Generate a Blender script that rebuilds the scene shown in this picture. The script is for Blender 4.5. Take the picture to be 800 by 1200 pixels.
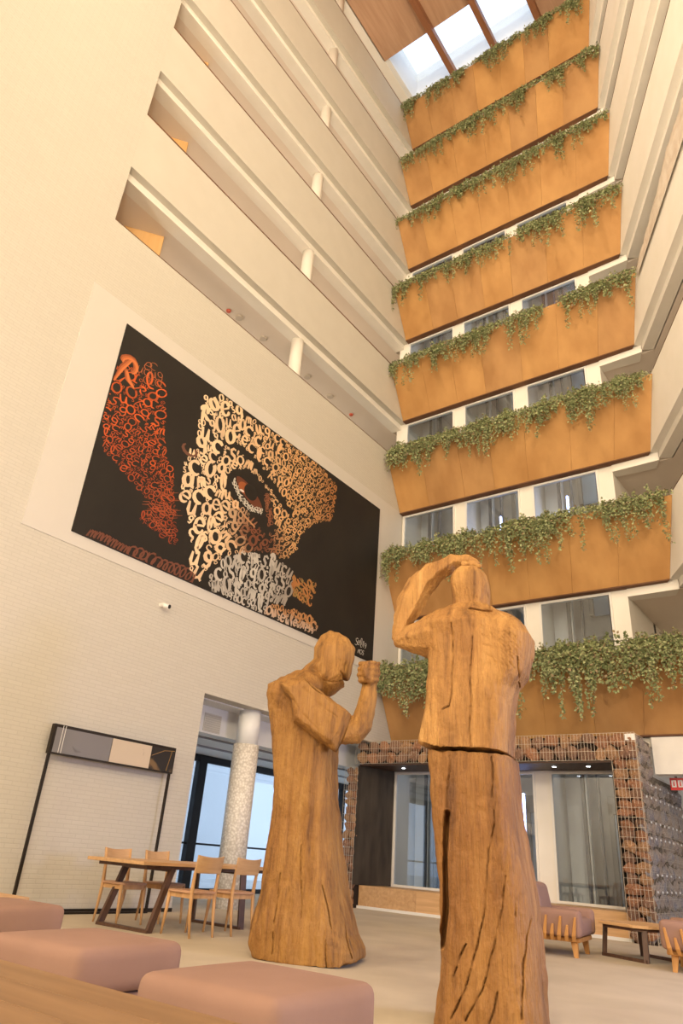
import bpy, bmesh, math, random
from mathutils import Vector, Matrix, noise, Quaternion
random.seed(7)
for o in list(bpy.data.objects): bpy.data.objects.remove(o)
SC = bpy.context.scene
COL = SC.collection
PI = math.pi

# ------------------------------------------------------------------ camera, sky, lamps, exposure
yaw, pitch, roll = math.radians(-37.877), math.radians(26.484), math.radians(4.4215)
fw = Vector((math.sin(yaw)*math.cos(pitch), math.cos(yaw)*math.cos(pitch), math.sin(pitch)))
r0 = Vector((math.cos(yaw), -math.sin(yaw), 0)); u0 = r0.cross(fw)
rt = math.cos(roll)*r0 + math.sin(roll)*u0; up = -math.sin(roll)*r0 + math.cos(roll)*u0
cam = bpy.data.cameras.new('camera'); camo = bpy.data.objects.new('camera', cam); COL.objects.link(camo)
cam.sensor_fit = 'HORIZONTAL'; cam.sensor_width = 36; cam.lens = 36*810.19/800; cam.clip_start = 0.05; cam.clip_end = 300
M4 = Matrix((rt, up, -fw)).transposed().to_4x4(); M4.translation = (0, 0, 0.9); camo.matrix_world = M4
SC.camera = camo
SC.view_settings.view_transform = 'Standard'; SC.view_settings.look = 'None'
SC.view_settings.gamma = 1; SC.view_settings.use_curve_mapping = False
SC.view_settings.exposure = 0.0
W = bpy.data.worlds.new('sky'); SC.world = W; W.use_nodes = True
bg = W.node_tree.nodes['Background']; bg.inputs[0].default_value = (0.66, 0.80, 1.0, 1); bg.inputs[1].default_value = 2.0
ADDED_FLOODS = [  # unseen lamps added to light the hall: position, aim, watts, size
    ((-6.0, -3.9, 3.6), (-4.5, 14.0, 10.5), 470, 1.5),
    ((-4.0, -3.9, 21.0), (-1.5, 14.0, 22.0), 1180, 1.9),
    ((-1.0, -3.9, 12.0), (4.0, 8.0, 20.0), 880, 1.9),
    ((4.0, -3.9, 7.0), (2.0, 8.0, 14.0), 1120, 1.9),
    ((0.5, -3.9, 6.0), (-4.0, 7.5, 0.0), 300, 1.2),
    ((6.0, -3.9, 12.5), (0.0, 10.0, 19.0), 540, 1.9),
]
WARM = (1.0, 0.83, 0.61)
def lamp(name, kind, loc, aim, watts, color, size=1.0, sizey=None):
    l = bpy.data.lights.new(name, kind); l.energy = watts; l.color = color
    if kind == 'AREA':
        l.shape = 'RECTANGLE' if sizey else 'SQUARE'; l.size = size
        if sizey: l.size_y = sizey
    else: l.shadow_soft_size = size
    o = bpy.data.objects.new(name, l); COL.objects.link(o); o.location = loc
    if aim is not None:
        o.rotation_euler = (Vector(aim)-Vector(loc)).to_track_quat('-Z', 'Y').to_euler()
    return o
for p, a, w, s in ADDED_FLOODS: lamp('flood_light', 'AREA', p, a, w, WARM, s)

# ------------------------------------------------------------------ measured outlines (metres)
LB = [(-0.03, -0.58, 0.598), (0.097, -0.637, 0.617), (0.237, -0.623, 0.526), (0.53, -0.567, 0.415), (0.912, -0.553, 0.322), (1.233, -0.52, 0.256), (1.567, -0.522, 0.197), (1.957, -0.604, 0.179), (2.272, -0.678, 0.119), (2.5, -0.715, -0.052)]
LHEAD = [(-0.369, 2.767), (-0.217, 2.924), (-0.223, 3.071), (-0.151, 3.204), (-0.054, 3.274), (0.061, 3.26), (0.178, 3.195), (0.265, 3.075), (0.261, 2.961), (0.247, 2.893), (0.226, 2.725), (0.206, 2.701), (0.12, 2.725), (0.131, 2.7), (0.17, 2.642), (0.066, 2.56), (-0.028, 2.505), (-0.086, 2.548), (-0.222, 2.603)]
LSLEEVE = [(-0.562, 2.61), (-0.32, 2.716), (-0.109, 2.568), (0.277, 2.331), (0.226, 2.13), (0.123, 1.929), (-0.108, 2.044), (-0.368, 2.209), (-0.424, 2.437)]
LFORE = [(0.19, 2.189), (0.232, 2.038), (0.393, 2.183), (0.425, 2.395), (0.464, 2.612), (0.467, 2.765), (0.465, 2.887)]
LFIST = [(0.327, 2.966), (0.58, 2.818), (0.368, 2.637), (0.444, 2.874)]
LSH = [(-0.709, 2.555), (-0.615, 2.595), (-0.435, 2.762), (-0.358, 2.768)]
LCR = [[(0.18, -0.084), (0.156, 0.047), (0.151, 0.165)], [(-0.105, 0.337), (-0.128, 0.583), (-0.159, 0.8), (-0.171, 0.986)], [(0.204, 0.254), (0.148, 0.459), (0.083, 0.634)], [(0.418, 0.031), (0.358, 0.196), (0.319, 0.331)], [(-0.36, 0.013), (-0.367, 0.25), (-0.354, 0.496), (-0.357, 0.713)]]
RU = [(1.669, -0.54, 0.187), (1.728, -0.545, 0.189), (1.787, -0.535, 0.194), (1.959, -0.501, 0.206), (2.065, -0.49, 0.217), (2.101, -0.487, 0.233), (2.227, -0.481, 0.321), (2.375, -0.48, 0.364), (2.506, -0.506, 0.378), (2.559, -0.516, 0.36), (2.611, -0.527, 0.3), (2.679, -0.49, 0.208), (2.728, -0.386, 0.116), (2.768, -0.296, 0.038)]
RHEAD = [(2.718, -0.273, 0.033), (2.798, -0.273, 0.033), (2.939, -0.288, 0.03), (3.021, -0.288, 0.019), (3.079, -0.262, -0.02), (3.109, -0.214, -0.07)]
RL = [(1.694, -0.477, 0.183), (1.66, -0.477, 0.195), (1.404, -0.451, 0.216), (1.099, -0.422, 0.257), (0.812, -0.4, 0.303), (0.539, -0.387, 0.325), (0.345, -0.379, 0.337), (0.217, -0.39, 0.341), (0.032, -0.415, 0.353)]
RARM = [(-0.329, 2.541), (-0.488, 2.53), (-0.628, 2.499), (-0.727, 2.482)]
RFORE = [(-0.727, 2.488), (-0.68, 2.636), (-0.617, 2.797), (-0.543, 2.971), (-0.418, 3.086), (-0.272, 3.164), (-0.136, 3.163), (-0.06, 3.124)]
RRARM = [(0.289, 2.567), (0.305, 2.455), (0.284, 2.289), (0.248, 2.146), (0.221, 2.075)]
RUCR = [[(-0.292, 2.649), (-0.277, 2.503), (-0.278, 2.278), (-0.289, 2.096), (-0.307, 1.989), (-0.355, 1.961)], [(-0.116, 2.64), (-0.128, 2.467), (-0.145, 2.244), (-0.143, 2.029), (-0.154, 1.822), (-0.148, 1.654)], [(-0.273, 2.761), (-0.142, 2.766), (-0.031, 2.754), (0.034, 2.748)], [(0.214, 2.075), (0.206, 1.97), (0.198, 1.868)], [(0.217, 2.379), (0.218, 2.252), (0.22, 2.145)], [(0.01, 2.898), (0.016, 2.828), (0.022, 2.778)]]
RLCR = [[(-0.292, 1.629), (-0.312, 1.458), (-0.32, 1.237)], [(0.007, 1.634), (0.001, 1.41), (0.007, 1.18), (-0.036, 1.014), (-0.052, 0.812), (-0.079, 0.617), (-0.129, 0.412), (-0.207, 0.187), (-0.297, 0.03)], [(0.074, 0.864), (0.045, 0.681), (-0.016, 0.435), (-0.096, 0.198), (-0.209, 0.026)], [(0.232, 0.642), (0.195, 0.493), (0.166, 0.298), (0.142, 0.074)], [(-0.001, 0.195), (-0.026, 0.094), (-0.056, 0.03)], [(-0.197, 0.446), (-0.259, 0.31), (-0.304, 0.203)], [(0.128, 0.701), (0.125, 0.633)]]
RLGAP = [(-0.32, 1.237), (-0.332, 1.084), (-0.339, 0.906), (-0.337, 0.735), (-0.343, 0.568), (-0.355, 0.419)]
RLHEM = [(-0.468, 1.647), (-0.312, 1.629), (0.01, 1.631), (0.193, 1.626)]
RUHEM = [(-0.545, 1.718), (-0.475, 1.677), (-0.362, 1.645), (-0.157, 1.646), (0.012, 1.64), (0.181, 1.628)]
PORANGE = [(5.113, 8.136), (5.315, 8.201), (6.028, 8.326), (6.359, 7.057), (6.645, 6.739), (6.86, 5.935), (7.01, 5.517), (6.757, 5.501), (6.13, 5.66), (6.334, 6.006), (5.901, 6.191), (5.534, 6.352), (5.208, 6.481), (5.015, 7.115), (5.026, 7.579)]
PTOP = [(5.42, 8.372), (5.754, 8.577), (6.035, 8.408), (5.957, 8.179), (5.603, 8.147)]
PSQ = [(5.385, 5.042), (5.872, 5.064), (6.371, 5.08), (6.955, 5.094), (7.428, 5.076)]
PFACE = [(6.954, 8.639), (7.427, 8.937), (8.449, 8.922), (9.525, 9.002), (10.602, 8.96), (11.299, 8.778), (11.222, 7.835), (10.545, 7.42), (10.172, 7.027), (10.113, 6.602), (9.797, 6.313), (8.921, 6.164), (8.117, 5.75), (7.771, 5.307), (7.632, 5.117), (7.376, 5.164), (7.191, 6.036), (6.82, 6.505), (6.779, 6.937), (7.003, 7.689), (6.941, 8.26)]
PBROW = [(7.488, 7.988), (7.972, 8.143), (8.571, 8.058), (9.063, 7.869), (9.766, 7.495), (9.965, 7.289), (9.632, 7.318), (9.191, 7.58), (8.781, 7.729), (8.364, 7.978), (7.935, 7.979), (7.61, 7.887)]
PEYE = [(7.857, 7.407), (8.074, 7.628), (8.49, 7.698), (8.87, 7.657), (9.138, 7.44), (9.301, 7.171), (9.391, 6.871), (9.144, 6.547), (8.849, 6.75), (8.433, 6.865), (8.063, 6.991), (7.903, 7.184)]
PIRIS = [(8.499, 7.263)]
PLASH = [(8.066, 7.319), (8.284, 7.095), (8.587, 6.989), (8.905, 7.05)]
PSILVER = [(7.8, 5.176), (8.131, 5.682), (8.664, 6.028), (9.426, 6.226), (9.98, 6.162), (10.127, 5.996), (10.07, 5.6), (9.951, 5.378), (9.518, 5.265), (9.249, 4.956), (8.788, 5.031), (8.27, 5.007), (7.856, 5.055)]
PNOSE = [(10.039, 6.046), (10.857, 6.14), (10.722, 5.596), (10.15, 5.6)]
PLIP = [(9.308, 5.023), (9.59, 5.278), (10.269, 5.347), (10.839, 5.362), (11.076, 5.189), (10.801, 5.046), (10.011, 5.01)]
PDARK = [(10.088, 6.762), (10.487, 7.216), (11.267, 7.479), (11.377, 6.613), (10.809, 6.18), (10.124, 6.27)]
PSIG = [(12.583, 5.251)]
PSTR = [(6.726, 7.166), (6.926, 7.618)]

# ------------------------------------------------------------------ helpers
def nt(name):
    m = bpy.data.materials.new(name); m.use_nodes = True
    t = m.node_tree; b = t.nodes['Principled BSDF']; return m, t, b
def N(t, typ, **kw):
    n = t.nodes.new(typ)
    for k, v in kw.items():
        if k.startswith('i_'): n.inputs[k[2:].replace('_', ' ')].default_value = v
        else: setattr(n, k, v)
    return n
def rgb(c): return (c[0], c[1], c[2], 1)
def coords(t, scale=(1, 1, 1)):
    tc = N(t, 'ShaderNodeTexCoord'); mp = N(t, 'ShaderNodeMapping'); mp.inputs['Scale'].default_value = scale
    t.links.new(tc.outputs['Object'], mp.inputs['Vector']); return mp.outputs['Vector']
def ramp(t, fac, stops):
    r = N(t, 'ShaderNodeValToRGB'); e = r.color_ramp.elements
    while len(e) < len(stops): e.new(0.5)
    for x, (p, c) in zip(e, stops): x.position = p; x.color = rgb(c)
    t.links.new(fac, r.inputs[0]); return r.outputs[0]
def bump(t, b, h, strength, dist=0.02):
    n = N(t, 'ShaderNodeBump'); n.inputs['Strength'].default_value = strength; n.inputs['Distance'].default_value = dist
    t.links.new(h, n.inputs['Height']); t.links.new(n.outputs[0], b.inputs['Normal'])
def mat_noise(name, c1, c2, scale=(3, 3, 3), detail=6, rough=0.8, bumpk=0.0, bscale=60, metallic=0, bdist=0.01, lo=0.35, hi=0.65):
    m, t, b = nt(name)
    n = N(t, 'ShaderNodeTexNoise'); n.inputs['Scale'].default_value = 1; n.inputs['Detail'].default_value = detail
    t.links.new(coords(t, scale), n.inputs['Vector'])
    t.links.new(ramp(t, n.outputs[0], [(lo, c1), (hi, c2)]), b.inputs['Base Color'])
    b.inputs['Roughness'].default_value = rough; b.inputs['Metallic'].default_value = metallic
    if bumpk:
        n2 = N(t, 'ShaderNodeTexNoise'); n2.inputs['Scale'].default_value = bscale; n2.inputs['Detail'].default_value = 3
        t.links.new(coords(t), n2.inputs['Vector']); bump(t, b, n2.outputs[0], bumpk, bdist)
    return m
def mat_plain(name, c, rough=0.6, metallic=0, emit=None, es=1.0):
    m, t, b = nt(name); b.inputs['Base Color'].default_value = rgb(c); b.inputs['Roughness'].default_value = rough; b.inputs['Metallic'].default_value = metallic
    if emit: b.inputs['Emission Color'].default_value = rgb(emit); b.inputs['Emission Strength'].default_value = es
    return m
def mat_glass(name, tint=(1, 1, 1), refl=0.10):
    m = bpy.data.materials.new(name); m.use_nodes = True; t = m.node_tree; t.nodes.clear()
    o = N(t, 'ShaderNodeOutputMaterial'); tr = N(t, 'ShaderNodeBsdfTransparent'); gl = N(t, 'ShaderNodeBsdfGlossy'); mx = N(t, 'ShaderNodeMixShader')
    tr.inputs[0].default_value = rgb(tint); gl.inputs['Roughness'].default_value = 0.02
    fr = N(t, 'ShaderNodeFresnel'); ge = N(t, 'ShaderNodeNewGeometry')
    io = N(t, 'ShaderNodeMath', operation='MULTIPLY_ADD'); io.inputs[1].default_value = 1/1.5-1.5; io.inputs[2].default_value = 1.5
    t.links.new(ge.outputs['Backfacing'], io.inputs[0]); t.links.new(io.outputs[0], fr.inputs[0])   # same reflectance on both faces of the pane
    ad = N(t, 'ShaderNodeMath', operation='ADD'); ad.inputs[1].default_value = refl
    t.links.new(fr.outputs[0], ad.inputs[0]); t.links.new(ad.outputs[0], mx.inputs[0])
    t.links.new(tr.outputs[0], mx.inputs[1]); t.links.new(gl.outputs[0], mx.inputs[2]); t.links.new(mx.outputs[0], o.inputs[0])
    return m
def mat_wood(name, c1, c2, axis=0, freq=14.0, rough=0.55):
    sc = [freq]*3; sc[axis] = freq*0.07
    m, t, b = nt(name)
    n = N(t, 'ShaderNodeTexNoise'); n.inputs['Scale'].default_value = 1; n.inputs['Detail'].default_value = 8; n.inputs['Distortion'].default_value = 0.6
    t.links.new(coords(t, sc), n.inputs['Vector'])
    t.links.new(ramp(t, n.outputs[0], [(0.32, c1), (0.68, c2)]), b.inputs['Base Color'])
    b.inputs['Roughness'].default_value = rough; bump(t, b, n.outputs[0], 0.12, 0.004)
    return m
def mat_brick(name, plane, c1, c2, bw=0.22, bh=0.055, k=0.35):
    m, t, b = nt(name)
    tc = N(t, 'ShaderNodeTexCoord'); sp = N(t, 'ShaderNodeSeparateXYZ'); cb = N(t, 'ShaderNodeCombineXYZ')
    t.links.new(tc.outputs['Object'], sp.inputs[0])
    t.links.new(sp.outputs[plane], cb.inputs[0]); t.links.new(sp.outputs['Z'], cb.inputs[1])
    br = N(t, 'ShaderNodeTexBrick'); br.inputs['Scale'].default_value = 1; br.inputs['Brick Width'].default_value = bw; br.inputs['Row Height'].default_value = bh
    br.inputs['Mortar Size'].default_value = 0.006; br.inputs['Mortar Smooth'].default_value = 0.4
    br.inputs['Color1'].default_value = rgb(c1); br.inputs['Color2'].default_value = rgb(c2); br.inputs['Mortar'].default_value = rgb([x*0.93 for x in c1])
    t.links.new(cb.outputs[0], br.inputs['Vector'])
    t.links.new(br.outputs['Color'], b.inputs['Base Color']); b.inputs['Roughness'].default_value = 0.75
    iv = N(t, 'ShaderNodeMath', operation='SUBTRACT'); iv.inputs[0].default_value = 1; t.links.new(br.outputs['Fac'], iv.inputs[1])
    nz = N(t, 'ShaderNodeTexNoise'); nz.inputs['Scale'].default_value = 18; t.links.new(tc.outputs['Object'], nz.inputs['Vector'])
    ad = N(t, 'ShaderNodeMath', operation='MULTIPLY_ADD'); ad.inputs[1].default_value = 0.5; t.links.new(nz.outputs[0], ad.inputs[0]); t.links.new(iv.outputs[0], ad.inputs[2])
    bump(t, b, ad.outputs[0], k, 0.008)
    return m
def mat_vcol(name, rough=0.6, attr='Col'):
    m, t, b = nt(name); a = N(t, 'ShaderNodeVertexColor', layer_name=attr); t.links.new(a.outputs[0], b.inputs['Base Color']); b.inputs['Roughness'].default_value = rough
    return m

class MB:
    def __init__(s): s.v = []; s.f = []; s.c = []
    def add(s, vs, fs):
        k = len(s.v); s.v += [tuple(x) for x in vs]; s.f += [tuple(i+k for i in f) for f in fs]; return s
    def box(s, x0, x1, y0, y1, z0, z1):
        return s.prism([(x0, y0), (x1, y0), (x1, y1), (x0, y1)], z0, z1)
    def prism(s, poly, z0, z1):
        n = len(poly); a = sum(poly[i][0]*poly[(i+1) % n][1]-poly[(i+1) % n][0]*poly[i][1] for i in range(n))
        if a < 0: poly = poly[::-1]
        vs = [(x, y, z0) for x, y in poly]+[(x, y, z1) for x, y in poly]
        fs = [tuple(range(n))[::-1], tuple(range(n, 2*n))]+[(i, (i+1) % n, n+(i+1) % n, n+i) for i in range(n)]
        return s.add(vs, fs)
    def hexa(s, b, t):   # 4 bottom + 4 top points (ccw from above)
        return s.add(list(b)+list(t), [(3, 2, 1, 0), (4, 5, 6, 7)]+[(i, (i+1) % 4, 4+(i+1) % 4, 4+i) for i in range(4)])
    def rings(s, rs, cap=True):
        n = len(rs[0]); vs = [p for r in rs for p in r]; fs = []
        for j in range(len(rs)-1):
            for i in range(n): fs.append((j*n+i, j*n+(i+1) % n, (j+1)*n+(i+1) % n, (j+1)*n+i))
        if cap: fs += [tuple(range(n))[::-1], tuple(range((len(rs)-1)*n, len(rs)*n))]
        return s.add(vs, fs)
    def tube(s, path, rad, n=10, flat=None, upv=None):
        # swept ring; rad number or list of (a,b)
        P = [Vector(p) for p in path]; rs = []; ref = Vector(upv) if upv else None
        for i, p in enumerate(P):
            d = (P[min(i+1, len(P)-1)]-P[max(i-1, 0)]).normalized()
            if upv is None:
                if ref is None: ref = Vector((0, 0, 1)) if abs(d.z) < 0.9 else Vector((1, 0, 0))
            a = d.cross(ref)
            if a.length < 1e-4: a = d.orthogonal()
            a.normalize(); b = a.cross(d)
            if upv is None: ref = b
            r = rad[i] if isinstance(rad, (list, tuple)) else rad
            ra, rb = r if isinstance(r, tuple) else (r, r)
            ring = []
            for k in range(n):
                t = 2*PI*k/n; ring.append(p+a*ra*math.cos(t)+b*rb*math.sin(t))
            rs.append(ring)
        return s.rings(rs)
    def cyl(s, x, y, z0, z1, r, n=24, r1=None):
        r1 = r if r1 is None else r1
        return s.rings([[(x+q*math.cos(2*PI*k/n), y+q*math.sin(2*PI*k/n), z) for k in range(n)] for z, q in ((z0, r), (z1, r1))])
    def bar(s, a, b, w, h):
        a = Vector(a); b = Vector(b); d = (b-a).normalized(); x = d.cross(Vector((0, 0, 1)))
        if x.length < 1e-3: x = Vector((1, 0, 0))
        x.normalize(); y = x.cross(d)
        rs = [[p+x*sx*w/2+y*sy*h/2 for sx, sy in ((-1, -1), (1, -1), (1, 1), (-1, 1))] for p in (a, b)]
        return s.rings(rs)
    def mesh(s, name, fix=True):
        me = bpy.data.meshes.new(name); me.from_pydata(s.v, [], s.f); me.update()
        if fix:
            bm = bmesh.new(); bm.from_mesh(me); bmesh.ops.recalc_face_normals(bm, faces=bm.faces); bm.to_mesh(me); bm.free()
        return me
    def build(s, name, m, parent=None, bevel=0, seg=2, smooth=False, fix=True):
        return obj(name, s.mesh(name, fix), m, parent, bevel, seg, smooth)
def obj(name, me, m, parent=None, bevel=0, seg=2, smooth=False):
    if m is not None and not me.materials: me.materials.append(m)
    o = bpy.data.objects.new(name, me); COL.objects.link(o)
    if parent is not None: o.parent = parent
    if bevel:
        bm = bmesh.new(); bm.from_mesh(me)
        bmesh.ops.bevel(bm, geom=list(bm.edges), offset=bevel, segments=seg, profile=0.5, affect='EDGES', clamp_overlap=True)
        bm.to_mesh(me); bm.free()
    if smooth:
        for p in me.polygons: p.use_smooth = True
    return o
def tag(o, label=None, cat=None, group=None, kind=None):
    if label: o['label'] = label
    if cat: o['category'] = cat
    if group: o['group'] = group
    if kind: o['kind'] = kind
    return o
def empty(name, loc=(0, 0, 0), rz=0, label=None, cat=None, group=None):
    o = bpy.data.objects.new(name, None); COL.objects.link(o); o.location = loc; o.rotation_euler = (0, 0, rz); o.empty_display_size = 0.1
    return tag(o, label, cat, group)
def copy_tree(o, parent=None, loc=None, rz=None):
    c = o.copy(); COL.objects.link(c); c.parent = parent
    if loc is not None: c.location = loc
    if rz is not None: c.rotation_euler = (0, 0, rz)
    for ch in list(o.children): copy_tree(ch, c)
    return c
def S(o, label=None): return tag(o, label, kind='structure')
def inside(p, poly):
    x, y = p; r = False; n = len(poly)
    for i in range(n):
        x1, y1 = poly[i]; x2, y2 = poly[(i+1) % n]
        if (y1 > y) != (y2 > y) and x < (x2-x1)*(y-y1)/(y2-y1)+x1: r = not r
    return r

# ------------------------------------------------------------------ materials
WHITEBRICK = mat_brick('painted_white_brick', 'Y', (0.60, 0.565, 0.495), (0.62, 0.585, 0.515))
PLASTER = mat_noise('white_plaster', (0.84, 0.80, 0.72), (0.87, 0.83, 0.76), (2, 2, 2), rough=0.8)
PANELW = mat_noise('smooth_white_panel', (0.635, 0.60, 0.55), (0.655, 0.62, 0.57), (1, 1, 1), rough=0.6)
FASCIA = mat_noise('smooth_cream_render', (0.60, 0.565, 0.495), (0.62, 0.585, 0.515), (2, 2, 2), rough=0.8, bumpk=0.1, bscale=50)
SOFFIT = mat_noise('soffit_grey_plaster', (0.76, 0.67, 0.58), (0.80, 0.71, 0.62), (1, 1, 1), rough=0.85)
COOLW = mat_noise('white_paint', (0.80, 0.80, 0.79), (0.84, 0.84, 0.83), (1, 1, 1), rough=0.7)
CORTEN = mat_noise('corten_steel', (0.43, 0.212, 0.062), (0.56, 0.30, 0.10), (1.3, 1.3, 0.7), detail=8, rough=0.7, bumpk=0.15, bscale=90)
CORTEN2 = mat_noise('corten_steel_browner', (0.40, 0.20, 0.066), (0.51, 0.275, 0.10), (1.6, 1.6, 0.6), detail=8, rough=0.7, bumpk=0.15, bscale=90)
CORTEN_D = mat_noise('corten_underside', (0.13, 0.055, 0.025), (0.17, 0.075, 0.032), (2, 2, 2), rough=0.8)
SOIL = mat_noise('soil', (0.03, 0.02, 0.012), (0.06, 0.04, 0.025), (20, 20, 20), rough=1)
CARPET = mat_noise('beige_carpet', (0.51, 0.435, 0.325), (0.59, 0.51, 0.39), (1.2, 1.2, 1.2), rough=0.95, bumpk=0.5, bscale=260, bdist=0.004)
CEILWOOD = mat_wood('ceiling_wood', (0.48, 0.28, 0.17), (0.58, 0.36, 0.23), axis=1, freq=9)
BEAMWOOD = mat_wood('beam_wood', (0.27, 0.11, 0.050), (0.35, 0.15, 0.07), axis=1, freq=9)
OAK = mat_wood('oak', (0.56, 0.33, 0.15), (0.70, 0.44, 0.22), axis=0, freq=16)
OAKY = mat_wood('oak_long', (0.50, 0.29, 0.13), (0.64, 0.40, 0.20), axis=1, freq=16)
OAKZ = mat_wood('oak_upright', (0.52, 0.29, 0.12), (0.66, 0.39, 0.18), axis=2, freq=16)
HONEY = mat_wood('honey_wood', (0.48, 0.22, 0.055), (0.60, 0.30, 0.085), axis=2, freq=18)
WALNUT = mat_wood('dark_walnut', (0.075, 0.036, 0.022), (0.12, 0.060, 0.036), axis=2, freq=16, rough=0.45)
BLACK = mat_plain('black_metal', (0.012, 0.012, 0.014), 0.45, 0.3)
DARKM = mat_plain('dark_bronze_metal', (0.035, 0.026, 0.018), 0.45, 0.6)
STEEL = mat_plain('galvanised_wire', (0.68, 0.59, 0.47), 0.4, 0.35)
BRIGHT_DOT = mat_plain('bright_steel_clip', (0.95, 0.95, 0.97), 0.25, 0.2)
PINK = mat_noise('dusty_pink_fabric', (0.30, 0.176, 0.130), (0.345, 0.205, 0.155), (2, 2, 2), rough=0.9, bumpk=0.35, bscale=420, bdist=0.002)
STONES = [mat_noise('lava_stone_%s' % k, a, b, (9, 9, 9), detail=8, rough=0.95, bumpk=0.8, bscale=40, bdist=0.02) for k, a, b in (
    ('rust', (0.26, 0.115, 0.06), (0.52, 0.26, 0.135)), ('brown', (0.19, 0.10, 0.062), (0.38, 0.22, 0.14)), ('ochre', (0.32, 0.17, 0.08), (0.58, 0.34, 0.18)))]
STONEG = [mat_noise('grey_stone_%s' % k, a, b, (9, 9, 9), detail=8, rough=0.8, bumpk=0.8, bscale=40, bdist=0.02) for k, a, b in (
    ('slate', (0.22, 0.20, 0.21), (0.40, 0.36, 0.36)), ('warm', (0.26, 0.20, 0.18), (0.44, 0.36, 0.32)))]
GABION_D = mat_plain('gabion_core', (0.03, 0.018, 0.012), 1)
DARKPANEL = mat_noise('dark_steel_panel', (0.030, 0.022, 0.015), (0.065, 0.050, 0.034), (5, 5, 1.2), detail=8, rough=0.6)
GLASS = mat_glass('window_glass', (0.92, 0.96, 1.0), 0.06)
SKYGLASS = mat_glass('skylight_glass', (0.98, 0.99, 1.0), 0.0)
MULL = mat_plain('white_frame', (0.82, 0.80, 0.76), 0.4)
SHAFT = mat_noise('shaft_wall', (0.40, 0.37, 0.33), (0.52, 0.49, 0.44), (1.5, 1.5, 0.8), rough=0.8)
SHAFTD = mat_plain('shaft_steel', (0.14, 0.14, 0.15), 0.4, 0.6)
SHAFTL = mat_plain('shaft_door_panel', (0.55, 0.55, 0.54), 0.35, 0.5)
LEDBLUE = mat_plain('led_tube', (0.9, 0.95, 1), 0.4, 0, (0.40, 0.52, 1.0), 14)
LEDW = mat_plain('downlight_lens', (1, 1, 1), 0.4, 0, (0.9, 0.95, 1.0), 14)
REDP = mat_plain('red_sign_plastic', (0.62, 0.02, 0.02), 0.4)
MOSAIC = None
def mosaic():
    m, t, b = nt('white_mosaic_tile')
    v = N(t, 'ShaderNodeTexVoronoi'); v.inputs['Scale'].default_value = 26; t.links.new(coords(t), v.inputs['Vector'])
    t.links.new(ramp(t, v.outputs['Distance'], [(0.2, (0.86, 0.82, 0.75)), (0.75, (0.60, 0.55, 0.48))]), b.inputs['Base Color'])
    b.inputs['Roughness'].default_value = 0.4; bump(t, b, v.outputs['Distance'], 0.5, 0.01); return m
MOSAIC = mosaic()

# ------------------------------------------------------------------ building shell
XL, YB, YF = -9.01, 14.30, -5.0
ZT0, DZ = 10.80, 2.985           # parapet top of level 0, storey height
def zt(k): return ZT0+DZ*k
def zb(k): return zt(k)-1.49
RD = Vector((0.478, -0.878)); RN = Vector((0.878, 0.478)); RP = Vector((-2.12, 13.30))
def rw(t, off=0.0):
    p = RP+RD*t+RN*off; return (p.x, p.y)
ZC = 27.15

m = MB(); m.box(-13.2, 14, -7, 20, -0.2, 0.0)
S(m.build('floor', CARPET), 'beige carpet floor of the atrium')
m = MB(); m.box(-60, -13.2, -30, 60, -0.3, -0.06); m.box(14, 60, -30, 60, -0.3, -0.06)
S(m.build('floor_outdoor', mat_noise('paving', (0.55, 0.55, 0.54), (0.62, 0.62, 0.61), (1, 1, 1), rough=0.9)), 'pale paving outside the glass wall')

# left wall: solid brick below, pier beside the slots, parapets between the slots
YS = 4.31
wl = MB()
wl.box(XL-0.30, XL, YF, 8.19, 0, 3.24)
wl.box(XL-0.30, XL, YF, YB+1.9, 3.24, zt(0)+0.07)
wl.box(XL-0.30, XL, YF, YS, zt(0)+0.07, 29)
WL = S(wl.build('wall_left', WHITEBRICK), 'white painted brick wall with long gallery slots')
for k in range(1, 6):
    m = MB(); m.box(XL-0.16, XL, YS, YB, zb(k), zt(k)+0.05); m.build('parapet', FASCIA, WL)
m = MB(); m.box(XL-0.16, XL, YS, YB, zb(6)+0.1, 29); m.build('parapet', PLASTER, WL)
for k in range(0, 6):   # thin bronze coping on each parapet top edge
    m = MB(); m.box(XL-0.17, XL+0.006, YS, 13.4, zt(k)+(0.07 if k == 0 else 0.05), zt(k)+0.085); m.build('coping', CORTEN_D, WL)
for k in range(1, 7):
    top = zb(k) if k < 6 else zb(6)+0.1
    m = MB(); m.box(XL-0.45, XL-0.16, YS, YB, top-0.17, top+0.3); m.build('edge_beam', PLASTER, WL)
    m = MB(); m.box(XL-2.6, XL-0.45, YS-0.3, YB+1.5, top-0.17, top+0.15); m.build('gallery_soffit', SOFFIT, WL)
    m = MB()
    m.prism([(XL-1.10, 5.06), (XL-0.62, 5.70), (XL-0.70, 5.76), (XL-2.2, 5.2), (XL-2.2, 4.3)], top-1.9, top-0.17)
    m.build('stair_wall', mat_wood('stair_wall_wood', (0.72, 0.42, 0.16), (0.80, 0.50, 0.22), 2, 6), WL)  # warm lamp glow on this wall is put into its wood colour
m = MB(); m.box(XL-2.8, XL-2.6, YF, 17, 3.3, 29); S(m.build('wall_gallery', PLASTER), 'inner wall behind the left galleries')
m = MB(); m.box(XL-2.6, XL-0.3, 15.6, 15.8, 3.4, 29); m.build('end_wall', PLASTER, WL)
m = MB(); m.box(XL-2.6, XL-0.3, YS-0.25, YS, 3.4, 29); m.build('end_wall', mat_noise('end_wall_paint', (0.78, 0.66, 0.48), (0.82, 0.70, 0.52), (2, 2, 2)), WL)  # warm lamplight on the slot end is painted into the wall colour
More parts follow.
